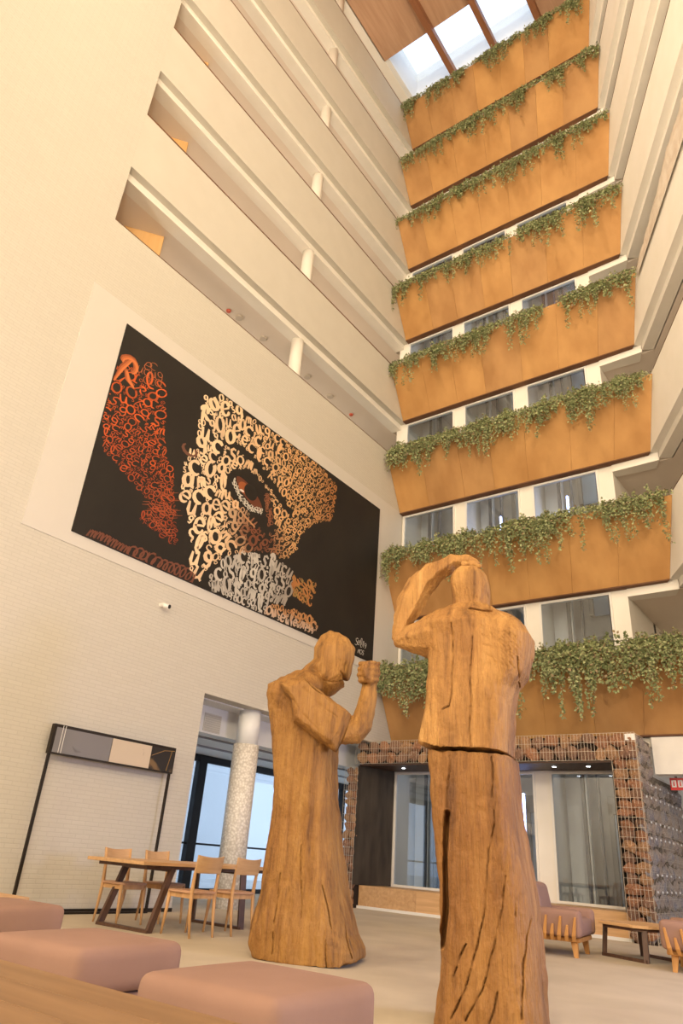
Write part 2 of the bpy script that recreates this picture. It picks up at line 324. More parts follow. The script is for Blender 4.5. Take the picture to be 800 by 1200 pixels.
# round columns standing in the slots
for k in range(0, 6):
    m = MB(); top = (zb(k+1) if k < 5 else zb(6)+0.1)-0.17
    m.cyl(XL-0.30, 9.70, zt(k)-1.2, top+0.02, 0.155, 28)
    o = m.build('gallery_column', PLASTER, None, smooth=True)
    for p in o.data.polygons: p.use_smooth = len(p.vertices) == 4
    tag(o, ['round white column in the lowest gallery slot above the mural', 'round white column in the second gallery slot above the mural', 'round white column in the third gallery slot above the mural', 'round white column in the fourth gallery slot above the mural', 'round white column in the fifth gallery slot above the mural', 'round white column in the topmost gallery slot under the roof'][k], 'column', 'round columns in the left gallery slots')
# ceiling gear in the lowest gallery slot
zs0 = zb(1)-0.17
def soffit_disc(x, y, red=False, k=1):
    zs = zb(k)-0.17; m = MB(); m.cyl(x, y, zs-0.035, zs, 0.085 if not red else 0.05, 20, 0.10 if not red else 0.06)
    if red:
        o = m.build('smoke_detector', mat_plain('detector_red', (0.6, 0.10, 0.05), 0.4))
        tag(o, 'small red fire detector on the soffit of the lowest gallery slot', 'detector', 'fire detectors on the gallery soffit')
    else:
        o = m.build('recessed_downlight', mat_plain('downlight_trim', (0.55, 0.48, 0.40), 0.5))
        tag(o, 'round recessed downlight in the soffit of the lowest gallery slot', 'downlight', 'downlights in the gallery soffit')
for y in (8.3, 9.15, 10.9, 11.9): soffit_disc(XL-0.95, y)
soffit_disc(XL-1.0, 8.0, True); soffit_disc(XL-0.95, 12.9, True)
m = MB(); m.box(XL-1.02, XL-0.99, 4.9, 4.93, zb(2)-0.35, zb(2)-0.17); m.cyl(XL-1.0, 4.92, zb(2)-0.40, zb(2)-0.35, 0.05, 14)
tag(m.build('sprinkler_head', mat_plain('copper_pipe', (0.62, 0.25, 0.12), 0.4, 0.5)), 'small copper sprinkler head under the second gallery soffit', 'sprinkler')

# smooth mural panel
m = MB(); m.box(XL-0.02, XL+0.012, 4.29, 14.22, 4.78, 9.33); S(m.build('trim_1', PANELW), 'smooth white plaster panel framing the mural')
m = MB(); m.box(XL, XL+0.02, YF, 8.19, 0.0, 0.05); S(m.build('baseboard_left', DARKM), 'thin dark skirting at the foot of the brick wall')

# annex behind the ground floor opening
m = MB(); m.box(-10.05, -9.75, 3.5, 20, 2.75, 3.5); S(m.build('trim_2', COOLW), 'white beam above the annex behind the opening')
m = MB(); m.box(-9.76, XL-0.3, 3.5, 20, 3.22, 3.45); S(m.build('ceiling_annex', COOLW), 'white annex ceiling strip')
m = MB(); m.box(-12.6, -10.05, 3.5, 20, 2.78, 2.95); S(m.build('ceiling_annex_low', COOLW), 'low white ceiling of the annex')
m = MB(); m.box(-12.6, -9.31, 3.3, 3.5, 0, 3.4); m.box(-12.6, -9.7, 19.8, 20, 0, 3.4); S(m.build('wall_annex', COOLW), 'end wall of the annex')
m = MB(); m.box(-10.3, -10.28, 9, 20, 2.745, 2.78); m.box(-11.3, -11.24, 4, 20, 2.745, 2.78); S(m.build('trim_3', mat_plain('slot_diffuser', (0.3, 0.3, 0.32), 0.5)), 'dark ceiling slot of the annex')
g = empty('vent_grille', (-9.75, 9.15, 2.94), label='square white ventilation grille on the annex beam', cat='grille')
m = MB(); m.box(0, 0.02, -0.21, 0.21, -0.16, 0.16); m.build('frame', mat_plain('grille_frame', (0.66, 0.63, 0.57), 0.6), g)
for i in range(8):
    m = MB(); m.box(0.02, 0.03, -0.19, 0.19, -0.145+i*0.038, -0.125+i*0.038); m.build('slat', mat_plain('grille_slat', (0.55, 0.52, 0.46), 0.6), g)
GW = empty('glass_wall', (-12.5, 12, 0), label='floor to ceiling glazing with black mullions behind the dining table', cat='glass wall')
ys = [4.0, 6.8, 9.05, 11.72, 14.3, 17.0, 19.6]
ys = [4.0, 6.6, 9.1, 11.60, 14.45, 17.1, 19.6]
for y in ys:
    m = MB(); m.box(-0.07, 0.07, y-12-(0.075 if y != 11.60 else 0.12), y-12+(0.075 if y != 11.60 else 0.12), 0, 2.78); m.build('mullion', BLACK, GW)
m = MB(); m.box(-0.06, 0.06, -8, 7.6, 2.63, 2.78); m.build('head_rail', BLACK, GW)
m = MB(); m.box(-0.06, 0.06, -8, 7.6, 0.0, 0.09); m.build('sill_rail', BLACK, GW)
m = MB(); m.box(-0.03, 0.03, -8, 7.6, 0.93, 0.97); m.build('mid_rail', BLACK, GW)
for a, b in zip(ys[:-1], ys[1:]):
    m = MB(); m.box(-0.008, 0.008, a-12+0.07, b-12-0.07, 0.09, 2.63); m.build('pane', GLASS, GW)
# courtyard wall and door outside
CYW = mat_noise('courtyard_render', (0.78, 0.80, 0.82), (0.84, 0.86, 0.88), (0.6, 0.6, 0.6))
m = MB(); m.box(-19.2, -19, 0, 40, -0.1, 7); CW = S(m.build('wall_courtyard', CYW), 'white courtyard wall outside the glazing')
D = S(empty('door_1', (-18.98, 22.3, 0)), 'pale glazed door in the courtyard wall')
m = MB(); m.box(-0.02, 0.06, -0.62, -0.52, 0, 2.75); m.box(-0.02, 0.06, 0.52, 0.62, 0, 2.75); m.box(-0.02, 0.06, -0.62, 0.62, 2.65, 2.75); m.build('door_frame', mat_plain('pale_blue_frame', (0.50, 0.57, 0.62), 0.5), D)
m = MB(); m.box(0, 0.03, -0.52, 0.52, 0.05, 2.65); m.build('door_leaf', mat_plain('pale_door', (0.62, 0.72, 0.80), 0.3), D)
m = MB(); m.box(0, 0.05, -0.2, 0.2, 2.95, 3.15); tag(m.build('exit_sign', mat_plain('exit_red', (0.7, 0.12, 0.10), 0.5)), 'tiny red sign above the courtyard door', 'sign').location = (-18.98, 22.0, 0)

# mosaic column in the opening
c = empty('tiled_column', (-9.34, 9.70, 0), label='round white mosaic tiled column standing in the ground floor opening', cat='column')
m = MB(); m.cyl(0, 0, 0, 2.63, 0.235, 36); o = m.build('tiled_shaft', MOSAIC, c)
for p in o.data.polygons: p.use_smooth = len(p.vertices) == 4
m = MB(); m.cyl(0, 0, 2.63, 3.24, 0.205, 36); o = m.build('plain_neck', COOLW, c)
for p in o.data.polygons: p.use_smooth = len(p.vertices) == 4

# back wall: piers, spandrels, windows of the lift shafts
XW = [(-8.97, -7.43), (-7.135, -5.66), (-5.35, -3.78)]
bw = MB()
for a, b in ((-9.31, -8.97), (-7.43, -7.135), (-5.66, -5.35), (-3.78, -3.455)): bw.box(a, b, YB, YB+0.12, 0, 29)
for k in range(-2, 6):
    bw.box(-8.97, -3.78, YB+0.002, YB+0.12, zb(k)-0.05 if k > -2 else 2.72, zt(k)-0.30)
bw.box(-8.97, -3.78, YB+0.004, YB+0.12, zt(5)+0.3, 29); bw.box(-8.97, -3.78, YB+0.004, YB+0.12, 0, 0.42)
S(bw.build('wall_back', PLASTER), 'white back wall with lift shaft windows')
m = MB(); m.box(-9.31, -3.455, 16.3, 16.45, 0, 29); S(m.build('wall_shaft', SHAFT), 'grey rear wall of the lift shafts')
m = MB()
for a, b in ((-9.31, -9.1), (-7.33, -7.24), (-5.55, -5.46), (-3.70, -3.57)): m.box(a, b, YB+0.12, 16.3, 0, 29)
S(m.build('wall_shaft_dividers', PLASTER), 'walls between the lift shafts')
m = MB(); m.box(-9.31, -3.455, YB+0.12, 16.45, 28.6, 28.8); S(m.build('ceiling_shaft', PLASTER), 'top of the lift shafts')
wn = 0
lv = {5: 'topmost', 4: 'seventh', 3: 'sixth', 2: 'fifth', 1: 'fourth', 0: 'third', -1: 'second', -2: 'ground'}
for k in range(-2, 6):
    z0, z1 = (0.42, 2.72) if k == -2 else (zt(k-1)-0.30, zb(k)-0.05)
    for a, b in XW:
        wn += 1; fr = 0.045
        m = MB(); y0, y1 = YB-0.03, YB+0.06
        m.box(a, a+fr, y0, y1, z0, z1); m.box(b-fr, b, y0, y1, z0, z1); m.box(a+fr, b-fr, y0, y1, z1-fr, z1); m.box(a+fr, b-fr, y0, y1, z0, z0+fr)
        w = S(m.build('window_%d' % wn, MULL), 'white framed lift shaft window')
        m = MB(); m.box(a+fr, b-fr, YB, YB+0.012, z0+fr, z1-fr); m.build('pane', GLASS, w)
# guide rails, landing doors and lamps inside the shafts
SH = S(empty('wall_shaft_fittings', (-6.4, 15.5, 0)), 'steel rails and landing doors inside the lift shafts')
def wbuild(m, name, mat, par):   # build world-space mesh under an offset parent
    o = m.build(name, mat, par); o.matrix_parent_inverse = Matrix.Translation(par.location).inverted(); return o
for i, (a, b) in enumerate(XW):
    c = (a+b)/2
    for dx, w, mt in ((-0.42, 0.07, SHAFTD), (-0.33, 0.03, SHAFTL), (0.52, 0.05, SHAFTD), (0.60, 0.02, SHAFTL), (-0.1, 0.03, SHAFTD)):
        m = MB(); m.box(c+dx, c+dx+w, 15.0, 15.12, 0, 28.5); wbuild(m, 'guide_rail', mt, SH)
    m = MB(); m.box(a-0.05, a+0.34, 15.3, 15.34, 0, 28.5); wbuild(m, 'cladding_sheet', mat_plain('pale_sheet', (0.62, 0.61, 0.58), 0.6), SH)
    for k in range(-2, 6):
        zf = (0.0 if k == -2 else zt(k-1)-1.35)
        m = MB(); x0, x1 = c-0.15, c+0.75
        m.box(x0-0.1, x0, 16.12, 16.3, zf, zf+2.3); m.box(x1, x1+0.1, 16.12, 16.3, zf, zf+2.3); m.box(x0-0.1, x1+0.1, 16.12, 16.3, zf+2.1, zf+2.45)
        wbuild(m, 'landing_frame', mat_plain('landing_frame_steel', (0.30, 0.28, 0.25), 0.45, 0.5), SH)
        m = MB(); m.box(x0, x1, 16.2, 16.24, zf, zf+2.1); wbuild(m, 'landing_door', mat_plain('landing_door_steel', (0.42, 0.50, 0.58), 0.3, 0.4), SH)
def shaft_tube(x, y, z0, z1, lab):
    t = empty('led_tube_lamp', (x, y, z0), label=lab, cat='lamp', group='led tubes in the lift shafts')
    m = MB(); m.cyl(0, 0, 0, z1-z0, 0.022, 10); m.build('tube', LEDBLUE, t)
    m = MB(); m.box(-0.03, 0.03, 0.022, 0.05, 0, z1-z0); m.build('mount', MULL, t)
shaft_tube(-6.45, 14.9, 7.9, 8.95, 'glowing blue white tube lamp in the middle lift shaft, third window row')
shaft_tube(-4.72, 14.9, 8.1, 9.1, 'glowing blue white tube lamp in the lift shaft by the open gallery, third window row')
shaft_tube(-4.6, 15.2, 13.7, 15.0, 'glowing blue white tube lamp in the lift shaft by the open gallery, fifth window row')
shaft_tube(-6.3, 15.2, 0.6, 2.4, 'glowing blue white tube lamp in the middle lift shaft at ground level')
for i, (a, b) in enumerate(XW):
    for z in (2.9, 9.3, 15.3, 21.5):
        lamp('shaft_light', 'POINT', ((a+b)/2+0.3, 14.85, z+0.3), None, 9, (0.80, 0.88, 1.0), 0.25)

# right gallery side: soffits, parapets, end walls
poly_s = [(-3.455, YB+0.1), (-3.455, 17.5), (3.0, 17.5), rw(24, 2.7), rw(24, 0.42), rw(-0.95, 0.42)]
WR = None
for k in range(-2, 6):
    mm = MB(); mm.prism([rw(-1.0, 0.002), rw(24, 0.002), rw(24, 0.16), rw(-1.0, 0.16)], zb(k), zt(k)+0.02)
    if WR is None: WR = S(mm.build('wall_right', PLASTER), 'slanting white gallery parapets on the right'); P0 = WR
    else: mm.build('parapet', PLASTER, WR)
    m = MB(); m.prism([rw(-0.95, 0.16), rw(24, 0.16), rw(24, 0.44), rw(-0.95, 0.44)], zb(k)-0.17, zb(k)+0.3); m.build('edge_beam', PLASTER, WR)
    m = MB(); m.prism([(-3.455, YB-0.03), (-3.455, YB+0.25), rw(-1.35, 0.2), rw(-0.98, 0.16)], zb(k)-0.20, zb(k)+0.2); m.build('edge_beam', PLASTER, WR)
    m = MB(); m.prism(poly_s, zb(k)-0.17, zb(k)+0.12); m.build('gallery_soffit', SOFFIT, WR)
    m = MB(); m.prism([rw(0.0, -0.006), rw(24, -0.006), rw(24, 0.02), rw(0.0, 0.02)], zt(k)+0.02, zt(k)+0.035); m.build('coping', CORTEN_D, WR)
m = MB(); m.prism([rw(-1.0), rw(24), rw(24, 0.3), rw(-1.0, 0.3)], zb(6)+0.1, 29); m.build('parapet', PLASTER, WR)
m = MB(); m.prism([rw(-6, 2.7), rw(24, 2.7), rw(24, 2.9), rw(-6, 2.9)], 3.0, 29); m.build('outer_wall', PLASTER, WR)
m = MB(); m.box(-3.6, 3.6, 17.5, 17.7, 0, 29); m.build('outer_wall', PLASTER, WR)
m = MB(); m.box(-3.56, -3.455, YB+0.12, 17.5, 0, 29); m.build('side_wall', PLASTER, WR)
m = MB(); m.box(-10, 14, YF-0.2, YF, 0, 29); S(m.build('wall_front', PLASTER), 'plain wall behind the viewer')

# roof: wooden ceiling, dark beams, skylight
m = MB()
m.box(-9.2, 12, YF, 12.30, ZC, ZC+0.25); m.box(-4.05, 12, 12.30, 18, ZC, ZC+0.25)
S(m.build('ceiling', CEILWOOD), 'warm brown wooden ceiling beside the skylight')
m = MB(); m.box(-9.2, -4.05, 12.12, 12.30, ZC+0.25, ZC+1.3); m.box(-9.25, -9.004, 12.30, 14.295, ZC+0.02, ZC+1.3); m.box(-4.05, -3.9, 12.30, 14.4, ZC+0.25, ZC+1.3)
m.box(-9.2, -3.9, 14.295, 14.5, ZC+0.02, ZC+1.3)
S(m.build('trim_4', COOLW), 'white lining of the skylight well')
for i, x in enumerate((-8.9, -7.22, -5.60, -3.98)):
    if i == 0: continue
    m = MB(); m.box(x-0.1, x+0.1, YF, 14.28, ZC-0.34, ZC-0.005)
    tag(m.build('ceiling_beam', BEAMWOOD), ['', 'dark brown ceiling beam crossing the skylight beside the white gallery wall', 'dark brown ceiling beam crossing the middle of the skylight', 'dark brown ceiling beam at the edge of the skylight'][i], 'beam', 'ceiling beams')
sk = S(empty('window_skylight', (-6.5, 13.3, ZC+1.3)), 'skylight glazing over the back of the atrium')
m = MB(); m.box(-2.7, 2.6, -1.0, 1.05, 0, 0.02); m.build('pane', SKYGLASS, sk)

# housings for the added flood lamps on the wall behind
for i, (p, a, w, s) in enumerate(ADDED_FLOODS):
    d = (Vector(a)-Vector(p)).normalized()
    t = empty('flood_lamp', Vector(p)-d*0.03, label=['warm flood lamp low on the rear wall beside the brick wall', 'warm flood lamp high on the rear wall beside the brick wall', 'warm flood lamp in the middle of the rear wall', 'warm flood lamp on the rear wall, lower of two by the slanting galleries', 'small warm flood lamp on the rear wall tilted down at the carpet', 'warm flood lamp on the rear wall, upper of two by the slanting galleries'][i], cat='lamp', group='flood lamps')
    t.rotation_euler = d.to_track_quat('-Z', 'Y').to_euler()
    m = MB(); m.box(-s/2-0.04, s/2+0.04, -s/2-0.04, s/2+0.04, 0.0, 0.08); m.build('housing', DARKM, t)
    m = MB(); m.box(-0.05, 0.05, -0.05, 0.05, 0.08, 0.3); m.build('bracket', DARKM, t)

# unseen cool lamp added in place of window light from the right
CL = (3.0, 8.4, 2.3)
lamp('cool_light', 'AREA', CL, (-3.6, 5.7, 1.3), 200, (0.58, 0.60, 1.0), 1.1)
dd = (Vector((-3.6, 5.7, 1.3))-Vector(CL)).normalized()
t = empty('corridor_lamp', Vector(CL)-dd*0.03, label='square cool white lamp hung under the slanting gallery by the corridor', cat='lamp'); t.rotation_euler = dd.to_track_quat('-Z', 'Y').to_euler()
m = MB(); m.box(-0.59, 0.59, -0.59, 0.59, 0, 0.07); m.build('housing', DARKM, t)
m = MB(); m.box(-0.02, 0.02, -0.02, 0.02, 0.07, 0.3); m.build('bracket', DARKM, t)

# unseen lamps added in the left galleries to brighten their soffits
for k in range(0, 6):
    z = zt(k)+0.35; y0 = 9.6
    lamp('gallery_light', 'AREA', (XL-2.42, y0, z), (XL-1.2, y0, z+1.1), 55, (1.0, 0.82, 0.62), 9.5, 0.12)
    lo = [o for o in bpy.data.objects if o.name.startswith('gallery_light')][-1]
    dz = (Vector((XL-1.2, y0, z+1.1))-Vector((XL-2.42, y0, z))).normalized(); xa = Vector((0, 1, 0)); ya = (-dz).cross(xa)
    mm = Matrix((xa, ya, -dz)).transposed().to_4x4(); mm.translation = (XL-2.42, y0, z); lo.matrix_world = mm
    t = empty('gallery_wall_lamp', (XL-2.6, y0, z), label='long warm wall lamp inside gallery slot number %s above the mural' % ['one', 'two', 'three', 'four', 'five', 'six'][k], cat='lamp', group='gallery wall lamps')
    m = MB(); m.box(0, 0.10, -4.8, 4.8, -0.10, 0.0); m.build('housing', DARKM, t)

# ------------------------------------------------------------------ corten planters and trailing plants
LEAF = mat_vcol('leaf', 0.55)
def leafset(name, rnd, gen):
    V = []; F = []; C = []
    def leaf(p, size, down=0.5):
        d = Vector((rnd.uniform(-1, 1), rnd.uniform(-1.1, 0.35), rnd.uniform(-1, 0.5)-down*0.5)).normalized()
        s = d.orthogonal().normalized(); s.rotate(Quaternion(d, rnd.uniform(0, 6.28)))
        n = d.cross(s); L = size*rnd.uniform(0.7, 1.3); k = len(V)
        V.extend([p, p+d*L*0.5+s*L*0.34+n*L*0.08, p+d*L, p+d*L*0.5-s*L*0.34+n*L*0.08]); F.append((k, k+1, k+2, k+3))
        g = rnd.random(); t = rnd.random()
        C.append((0.16+0.27*g, 0.205+0.25*g, 0.08+0.15*g) if t > 0.12 else (0.30, 0.23, 0.13))
    gen(leaf)
    me = bpy.data.meshes.new(name); me.from_pydata(V, [], F); me.update()
    ca = me.color_attributes.new('Col', 'FLOAT_COLOR', 'CORNER')
    for i, c in enumerate(C):
        for j in range(4): ca.data[i*4+j].color = (c[0], c[1], c[2], 1)
    me.materials.append(LEAF); return me
def plant_parts(seed, lush):
    rnd = random.Random(seed); parts = []; hw = rnd.uniform(0.24, 0.34)
    def mound(leaf):
        for i in range(280 if not lush else 430):
            a = rnd.gauss(0, 0.5)*hw; r = rnd.random()
            leaf(Vector((a, 0.10-0.24*r+rnd.gauss(0, 0.03), 0.13*(1-(2*r-0.7)**2)-0.26*max(0, r-0.5)*(1.4 if lush else 1)+rnd.gauss(0, 0.035))), 0.066)
    parts.append(('foliage', leafset('foliage', rnd, mound)))
    for s in range(rnd.randint(6, 9) if not lush else rnd.randint(9, 12)):
        x = rnd.uniform(-hw, hw)*1.05
        L = rnd.uniform(0.18, 0.55) if rnd.random() < 0.72 else rnd.uniform(0.6, 1.0)
        if lush: L = rnd.uniform(0.3, 0.72) if rnd.random() < 0.85 else rnd.uniform(0.8, 1.1)
        ph = rnd.uniform(0, 6); n = int(L*(140 if L < 0.55 else 100)); dens = rnd.uniform(0.02, 0.06)
        def vine(leaf):
            for i in range(n):
                f = i/n; leaf(Vector((x+math.sin(ph+f*3)*0.035+rnd.gauss(0, dens*(1.15-0.75*f)), -0.10+rnd.gauss(0, 0.03)+0.02*f, -f*L+0.04)), 0.058, 1.0)
        parts.append(('vine', leafset('vine', rnd, vine)))
    for s in range(rnd.randint(1, 3) if not lush else 5):
        x0 = rnd.uniform(-hw, hw); h = rnd.uniform(0.12, 0.26); lx = rnd.uniform(-0.3, 0.3)
        def sprig(leaf):
            for i in range(int(h*140)):
                f = rnd.random(); leaf(Vector((x0+lx*f*h+rnd.gauss(0, 0.012), 0.03+rnd.gauss(0, 0.02), 0.05+f*h)), 0.052, -1)
        parts.append(('sprig', leafset('sprig', rnd, sprig)))
    return parts
PLV = [plant_parts(100+i, False) for i in range(12)]
PLL = [plant_parts(300+i, True) for i in range(8)]
orders = {-2: 'directly above the stone portal', -1: 'second up from the stone portal', 0: 'third up from the stone portal', 1: 'fourth up from the stone portal', 2: 'fifth up from the stone portal', 3: 'sixth up from the stone portal', 4: 'seventh up, next below the topmost', 5: 'topmost under the skylight'}
YT, YBm = 13.38, 14.13
for k in range(-2, 6):
    z0, z1 = zb(k)-0.0, zt(k)-0.04
    xr = lambda y: RP.x+(13.30-y)*0.478/0.878
    P = empty('corten_planter', (-9.0, YB, z0), label='corten steel planter box, '+orders[k], cat='planter', group='corten planters on the back wall')
    inv = Matrix.Translation(P.location).inverted()
    def pb(m, name, mat):
        o = m.build(name, mat, P); o.matrix_parent_inverse = inv; return o
    rr = random.Random(40+k); cuts = [0.0]
    while cuts[-1] < 0.999:
        nx = cuts[-1]+rr.uniform(0.125, 0.165); cuts.append(1.0 if nx > 0.92 else nx)
    XT0, XT1, XB0, XB1 = -9.0, xr(YT)-0.005, -9.0, xr(YBm)-0.005
    th = 0.03
    for a, b in zip(cuts[:-1], cuts[1:]):
        g = 0.0007; a += g/2; b -= g/2; dy = rr.uniform(-0.003, 0.003)
        X = lambda f, top: (XT0+(XT1-XT0)*f) if top else (XB0+(XB1-XB0)*f)
        m = MB(); m.hexa([(X(a, 0), YBm+dy, z0), (X(b, 0), YBm+dy, z0), (X(b, 0), YBm+th+dy, z0), (X(a, 0), YBm+th+dy, z0)],
                         [(X(a, 1), YT+dy, z1), (X(b, 1), YT+dy, z1), (X(b, 1), YT+th+dy, z1), (X(a, 1), YT+th+dy, z1)])
        pb(m, 'panel', CORTEN2 if rr.random() < 0.35 else CORTEN)
    m = MB(); q = 0.034
    m.hexa([(XB0, YBm-0.01, z0-0.03), (XB1-0.005, YBm-0.01, z0-0.03), (xr(YB-0.005)-0.02, YB-0.005, z0-0.03), (XB0, YB-0.005, z0-0.03)], [(XB0, YBm-0.01, z0-0.001), (XB1-0.005, YBm-0.01, z0-0.001), (xr(YB-0.005)-0.02, YB-0.005, z0-0.001), (XB0, YB-0.005, z0-0.001)])
    pb(m, 'base_plate', CORTEN_D)
    zs = z1-0.16; ysl = YT+(YBm-YT)*(z1-zs)/(z1-z0)+q
    m = MB(); m.hexa([(XT0+0.01, ysl+0.02, zs-0.1), (xr(ysl+0.1)-0.02, ysl+0.02, zs-0.1), (xr(YB)-0.02, YB-0.03, zs-0.1), (XT0+0.01, YB-0.03, zs-0.1)], [(XT0+0.01, ysl, zs), (xr(ysl+0.1)-0.02, ysl, zs), (xr(YB)-0.02, YB-0.03, zs), (XT0+0.01, YB-0.03, zs)])
    pb(m, 'soil_bed', SOIL)
    n = 15; pr = random.Random(900+k)
    for i in range(n):
        f = (i+0.5+pr.uniform(-0.3, 0.3))/n
        if k > -2 and i not in (0, n-1) and pr.random() < 0.03: continue
        x = XT0+(XT1-XT0)*f
        x = min(max(x, XT0+0.16), XT1-0.35)
        kit = pr.choice(PLL if k == -2 or (k < 1 and pr.random() < 0.35) else PLV)
        o = empty('trailing_plant', (x, YT, z1-0.01))
        for nm_, me in kit:
            c_ = bpy.data.objects.new(nm_, me); COL.objects.link(c_); c_.parent = o
        sc = pr.uniform(0.85, 1.15)
        if k == -2: sc *= 1.12
        o.scale = (sc*(-1 if pr.random() < 0.5 else 1), sc, sc)
        tag(o, ('green plant at the brick wall end, corten planter ' if i == 0 else 'green plant at the slanting gallery end, corten planter ' if i == n-1 else 'green trailing plant spilling from the corten planter ')+orders[k], 'plant', 'trailing plants in the planter '+orders[k])

# ------------------------------------------------------------------ gabion portal
G = empty('gabion_portal', (-6.4, 13.6, 0), label='stone filled wire gabion portal framing the ground floor lift windows', cat='stone portal')
ginv = Matrix.Translation(G.location).inverted()
def gb(m, name, mat, **kw):
    o = m.build(name, mat, G, **kw); o.matrix_parent_inverse = ginv; return o
YG = 13.20
gl, gr = -9.33, -3.36
m = MB(); m.box(gl+0.03, gr-0.03, YG+0.10, YB-0.06, 2.80, 3.20); m.box(-3.76, gr-0.03, YG+0.10, YB-0.06, 0, 2.80); m.box(-3.452, gr-0.05, YB-0.06, 16.2, 0, 2.62)
m.box(-9.56, -9.26, YG+0.10, YB-0.06, 0, 2.66)
gb(m, 'core', GABION_D)
m = MB(); m.prism([(-9.28, YG+0.03), (-9.25, YG+0.03), (-8.985, YB-0.035), (-9.02, YB-0.035)], 0.42, 2.735); gb(m, 'reveal_panel', DARKPANEL)
m = MB(); m.box(-3.82, -3.79, YG+0.03, YB-0.035, 0.42, 2.74); gb(m, 'reveal_panel', DARKPANEL)
m = MB(); m.box(-9.24, -3.82, YG+0.03, YB-0.035, 2.735, 2.765); gb(m, 'portal_soffit', mat_plain('portal_soffit', (0.06, 0.03, 0.018), 0.5))
m = MB(); m.box(gr-0.17, gr+0.005, YG-0.006, YG+0.0, 3.10, 3.21); gb(m, 'white_tag', MULL)
STM = []
for i in range(14):
    rnd = random.Random(70+i); bm = bmesh.new()
    for j in range(24):
        d = Vector((rnd.gauss(0, 1), rnd.gauss(0, 1), rnd.gauss(0, 1))).normalized()*rnd.uniform(0.92, 1.05)
        bm.verts.new(d)
    bmesh.ops.convex_hull(bm, input=list(bm.verts))
    for v in [v for v in bm.verts if not v.link_faces]: bm.verts.remove(v)
    me = bpy.data.meshes.new('stone'); bm.to_mesh(me); bm.free(); STM.append(me)
STV = {}
def stone(p, r, mats, rnd):
    i = rnd.randrange(len(STM)); mt = rnd.choice(mats)
    if (i, mt.name) not in STV:
        me = STM[i].copy(); me.materials.append(mt); STV[(i, mt.name)] = me
    o = bpy.data.objects.new('stone', STV[(i, mt.name)]); COL.objects.link(o); o.parent = G; o.matrix_parent_inverse = ginv
    o.location = p; o.scale = r; o.rotation_euler = (rnd.uniform(-0.4, 0.4), rnd.uniform(-0.5, 0.5), rnd.uniform(-0.4, 0.4))
rs = random.Random(5)
def stone_grid_xz(x0, x1, z0, z1, y, cw, ch):
    nz = max(1, round((z1-z0)/ch)); hz = (z1-z0)/nz
    for j in range(nz):
        x = x0
        while x < x1-0.05:
            w = min(rs.uniform(0.75, 1.3)*cw, x1-x)
            if x1-x-w < 0.07: w = x1-x
            stone((x+w/2, y+rs.uniform(0.06, 0.09), z0+hz*(j+0.5)+rs.uniform(-0.012, 0.012)), (w*0.64, 0.095, hz*0.68), STONES, rs); x += w
stone_grid_xz(gl, gr, 2.80, 3.21, YG, 0.24, 0.205)
stone_grid_xz(-3.79, gr, 0.02, 2.79, YG, 0.22, 0.16)
stone_grid_xz(-9.58, -9.26, 0.02, 2.68, YG, 0.19, 0.16)
nz = 14
for j in range(nz):
    z0 = 0.02+j*(3.19-0.02)/nz; hz = (3.19-0.02)/nz
    y = YG+0.03; ye = 16.2 if z0 < 2.4 else YB-0.06
    while y < ye-0.05:
        w = min(rs.uniform(0.7, 1.3)*0.24, ye-y)
        if ye-y-w < 0.08: w = ye-y
        stone((gr-rs.uniform(0.05, 0.08), y+w/2, z0+hz/2), (0.085, w*0.62, hz*0.66), STONEG, rs); y += w
wm = MB(); t = 0.0048
def wires_xz(x0, x1, z0, z1, y, dx, dz):
    dx *= 0.8; n = max(1, round((x1-x0)/dx))
    for i in range(n+1):
        x = x0+(x1-x0)*i/n; wm.box(x-t/2, x+t/2, y-t, y, z0, z1)
    n = max(1, round((z1-z0)/dz))
    for i in range(n+1):
        z = z0+(z1-z0)*i/n; wm.box(x0, x1, y-2*t, y-t, z-t/2, z+t/2)
wires_xz(gl, gr, 2.77, 3.23, YG-0.012, 0.075, 0.155)
wires_xz(-3.79, gr, 0.0, 2.77, YG-0.012, 0.075, 0.155)
wires_xz(-9.59, -9.25, 0.0, 2.70, YG-0.012, 0.075, 0.155)
gb(wm, 'wire_mesh', STEEL, fix=False)
wm = MB()
n = 40
for i in range(n+1):
    y = YG+(16.2-YG)*i/n; wm.box(gr+0.008, gr+0.008+t*0.7, y-t*0.35, y+t*0.35, 0, 3.22 if y < YB-0.08 else 2.62)
for i in range(17):
    z = 0.05+i*0.1975; wm.box(gr+0.013, gr+0.018, YG, YB-0.08 if z > 2.62 else 16.2, z-t*0.35, z+t*0.35)
gb(wm, 'wire_mesh', STEEL, fix=False)
for zc in (0.75, 1.0, 1.55, 1.80, 2.20, 2.42):
    for i in range(9):
        y = YG+0.25+i*0.30+(0.1 if zc in (1.0, 1.80, 2.42) else 0)
        m = MB(); m.box(gr+0.015, gr+0.03, y-0.017, y+0.017, zc-0.016, zc+0.016); gb(m, 'clip', BRIGHT_DOT)  # rows of small bright squares on the side face
for i, x in enumerate((-8.35, -6.6, -5.0, -4.35)):
    d = empty('portal_downlight', (x, 13.62, 2.735), label=['small bright downlight in the portal soffit over the window beside the dark panel', 'small bright downlight in the portal soffit over the middle lift window', 'small bright downlight in the portal soffit over the white pier between windows', 'small bright downlight in the portal soffit beside the stone pillar'][i], cat='downlight', group='downlights in the portal soffit')
    m = MB(); m.cyl(0, 0, -0.012, 0, 0.055, 18); m.build('trim_ring', DARKM, d)
    m = MB(); m.cyl(0, 0, -0.016, -0.011, 0.036, 18); m.build('lens', LEDW, d)
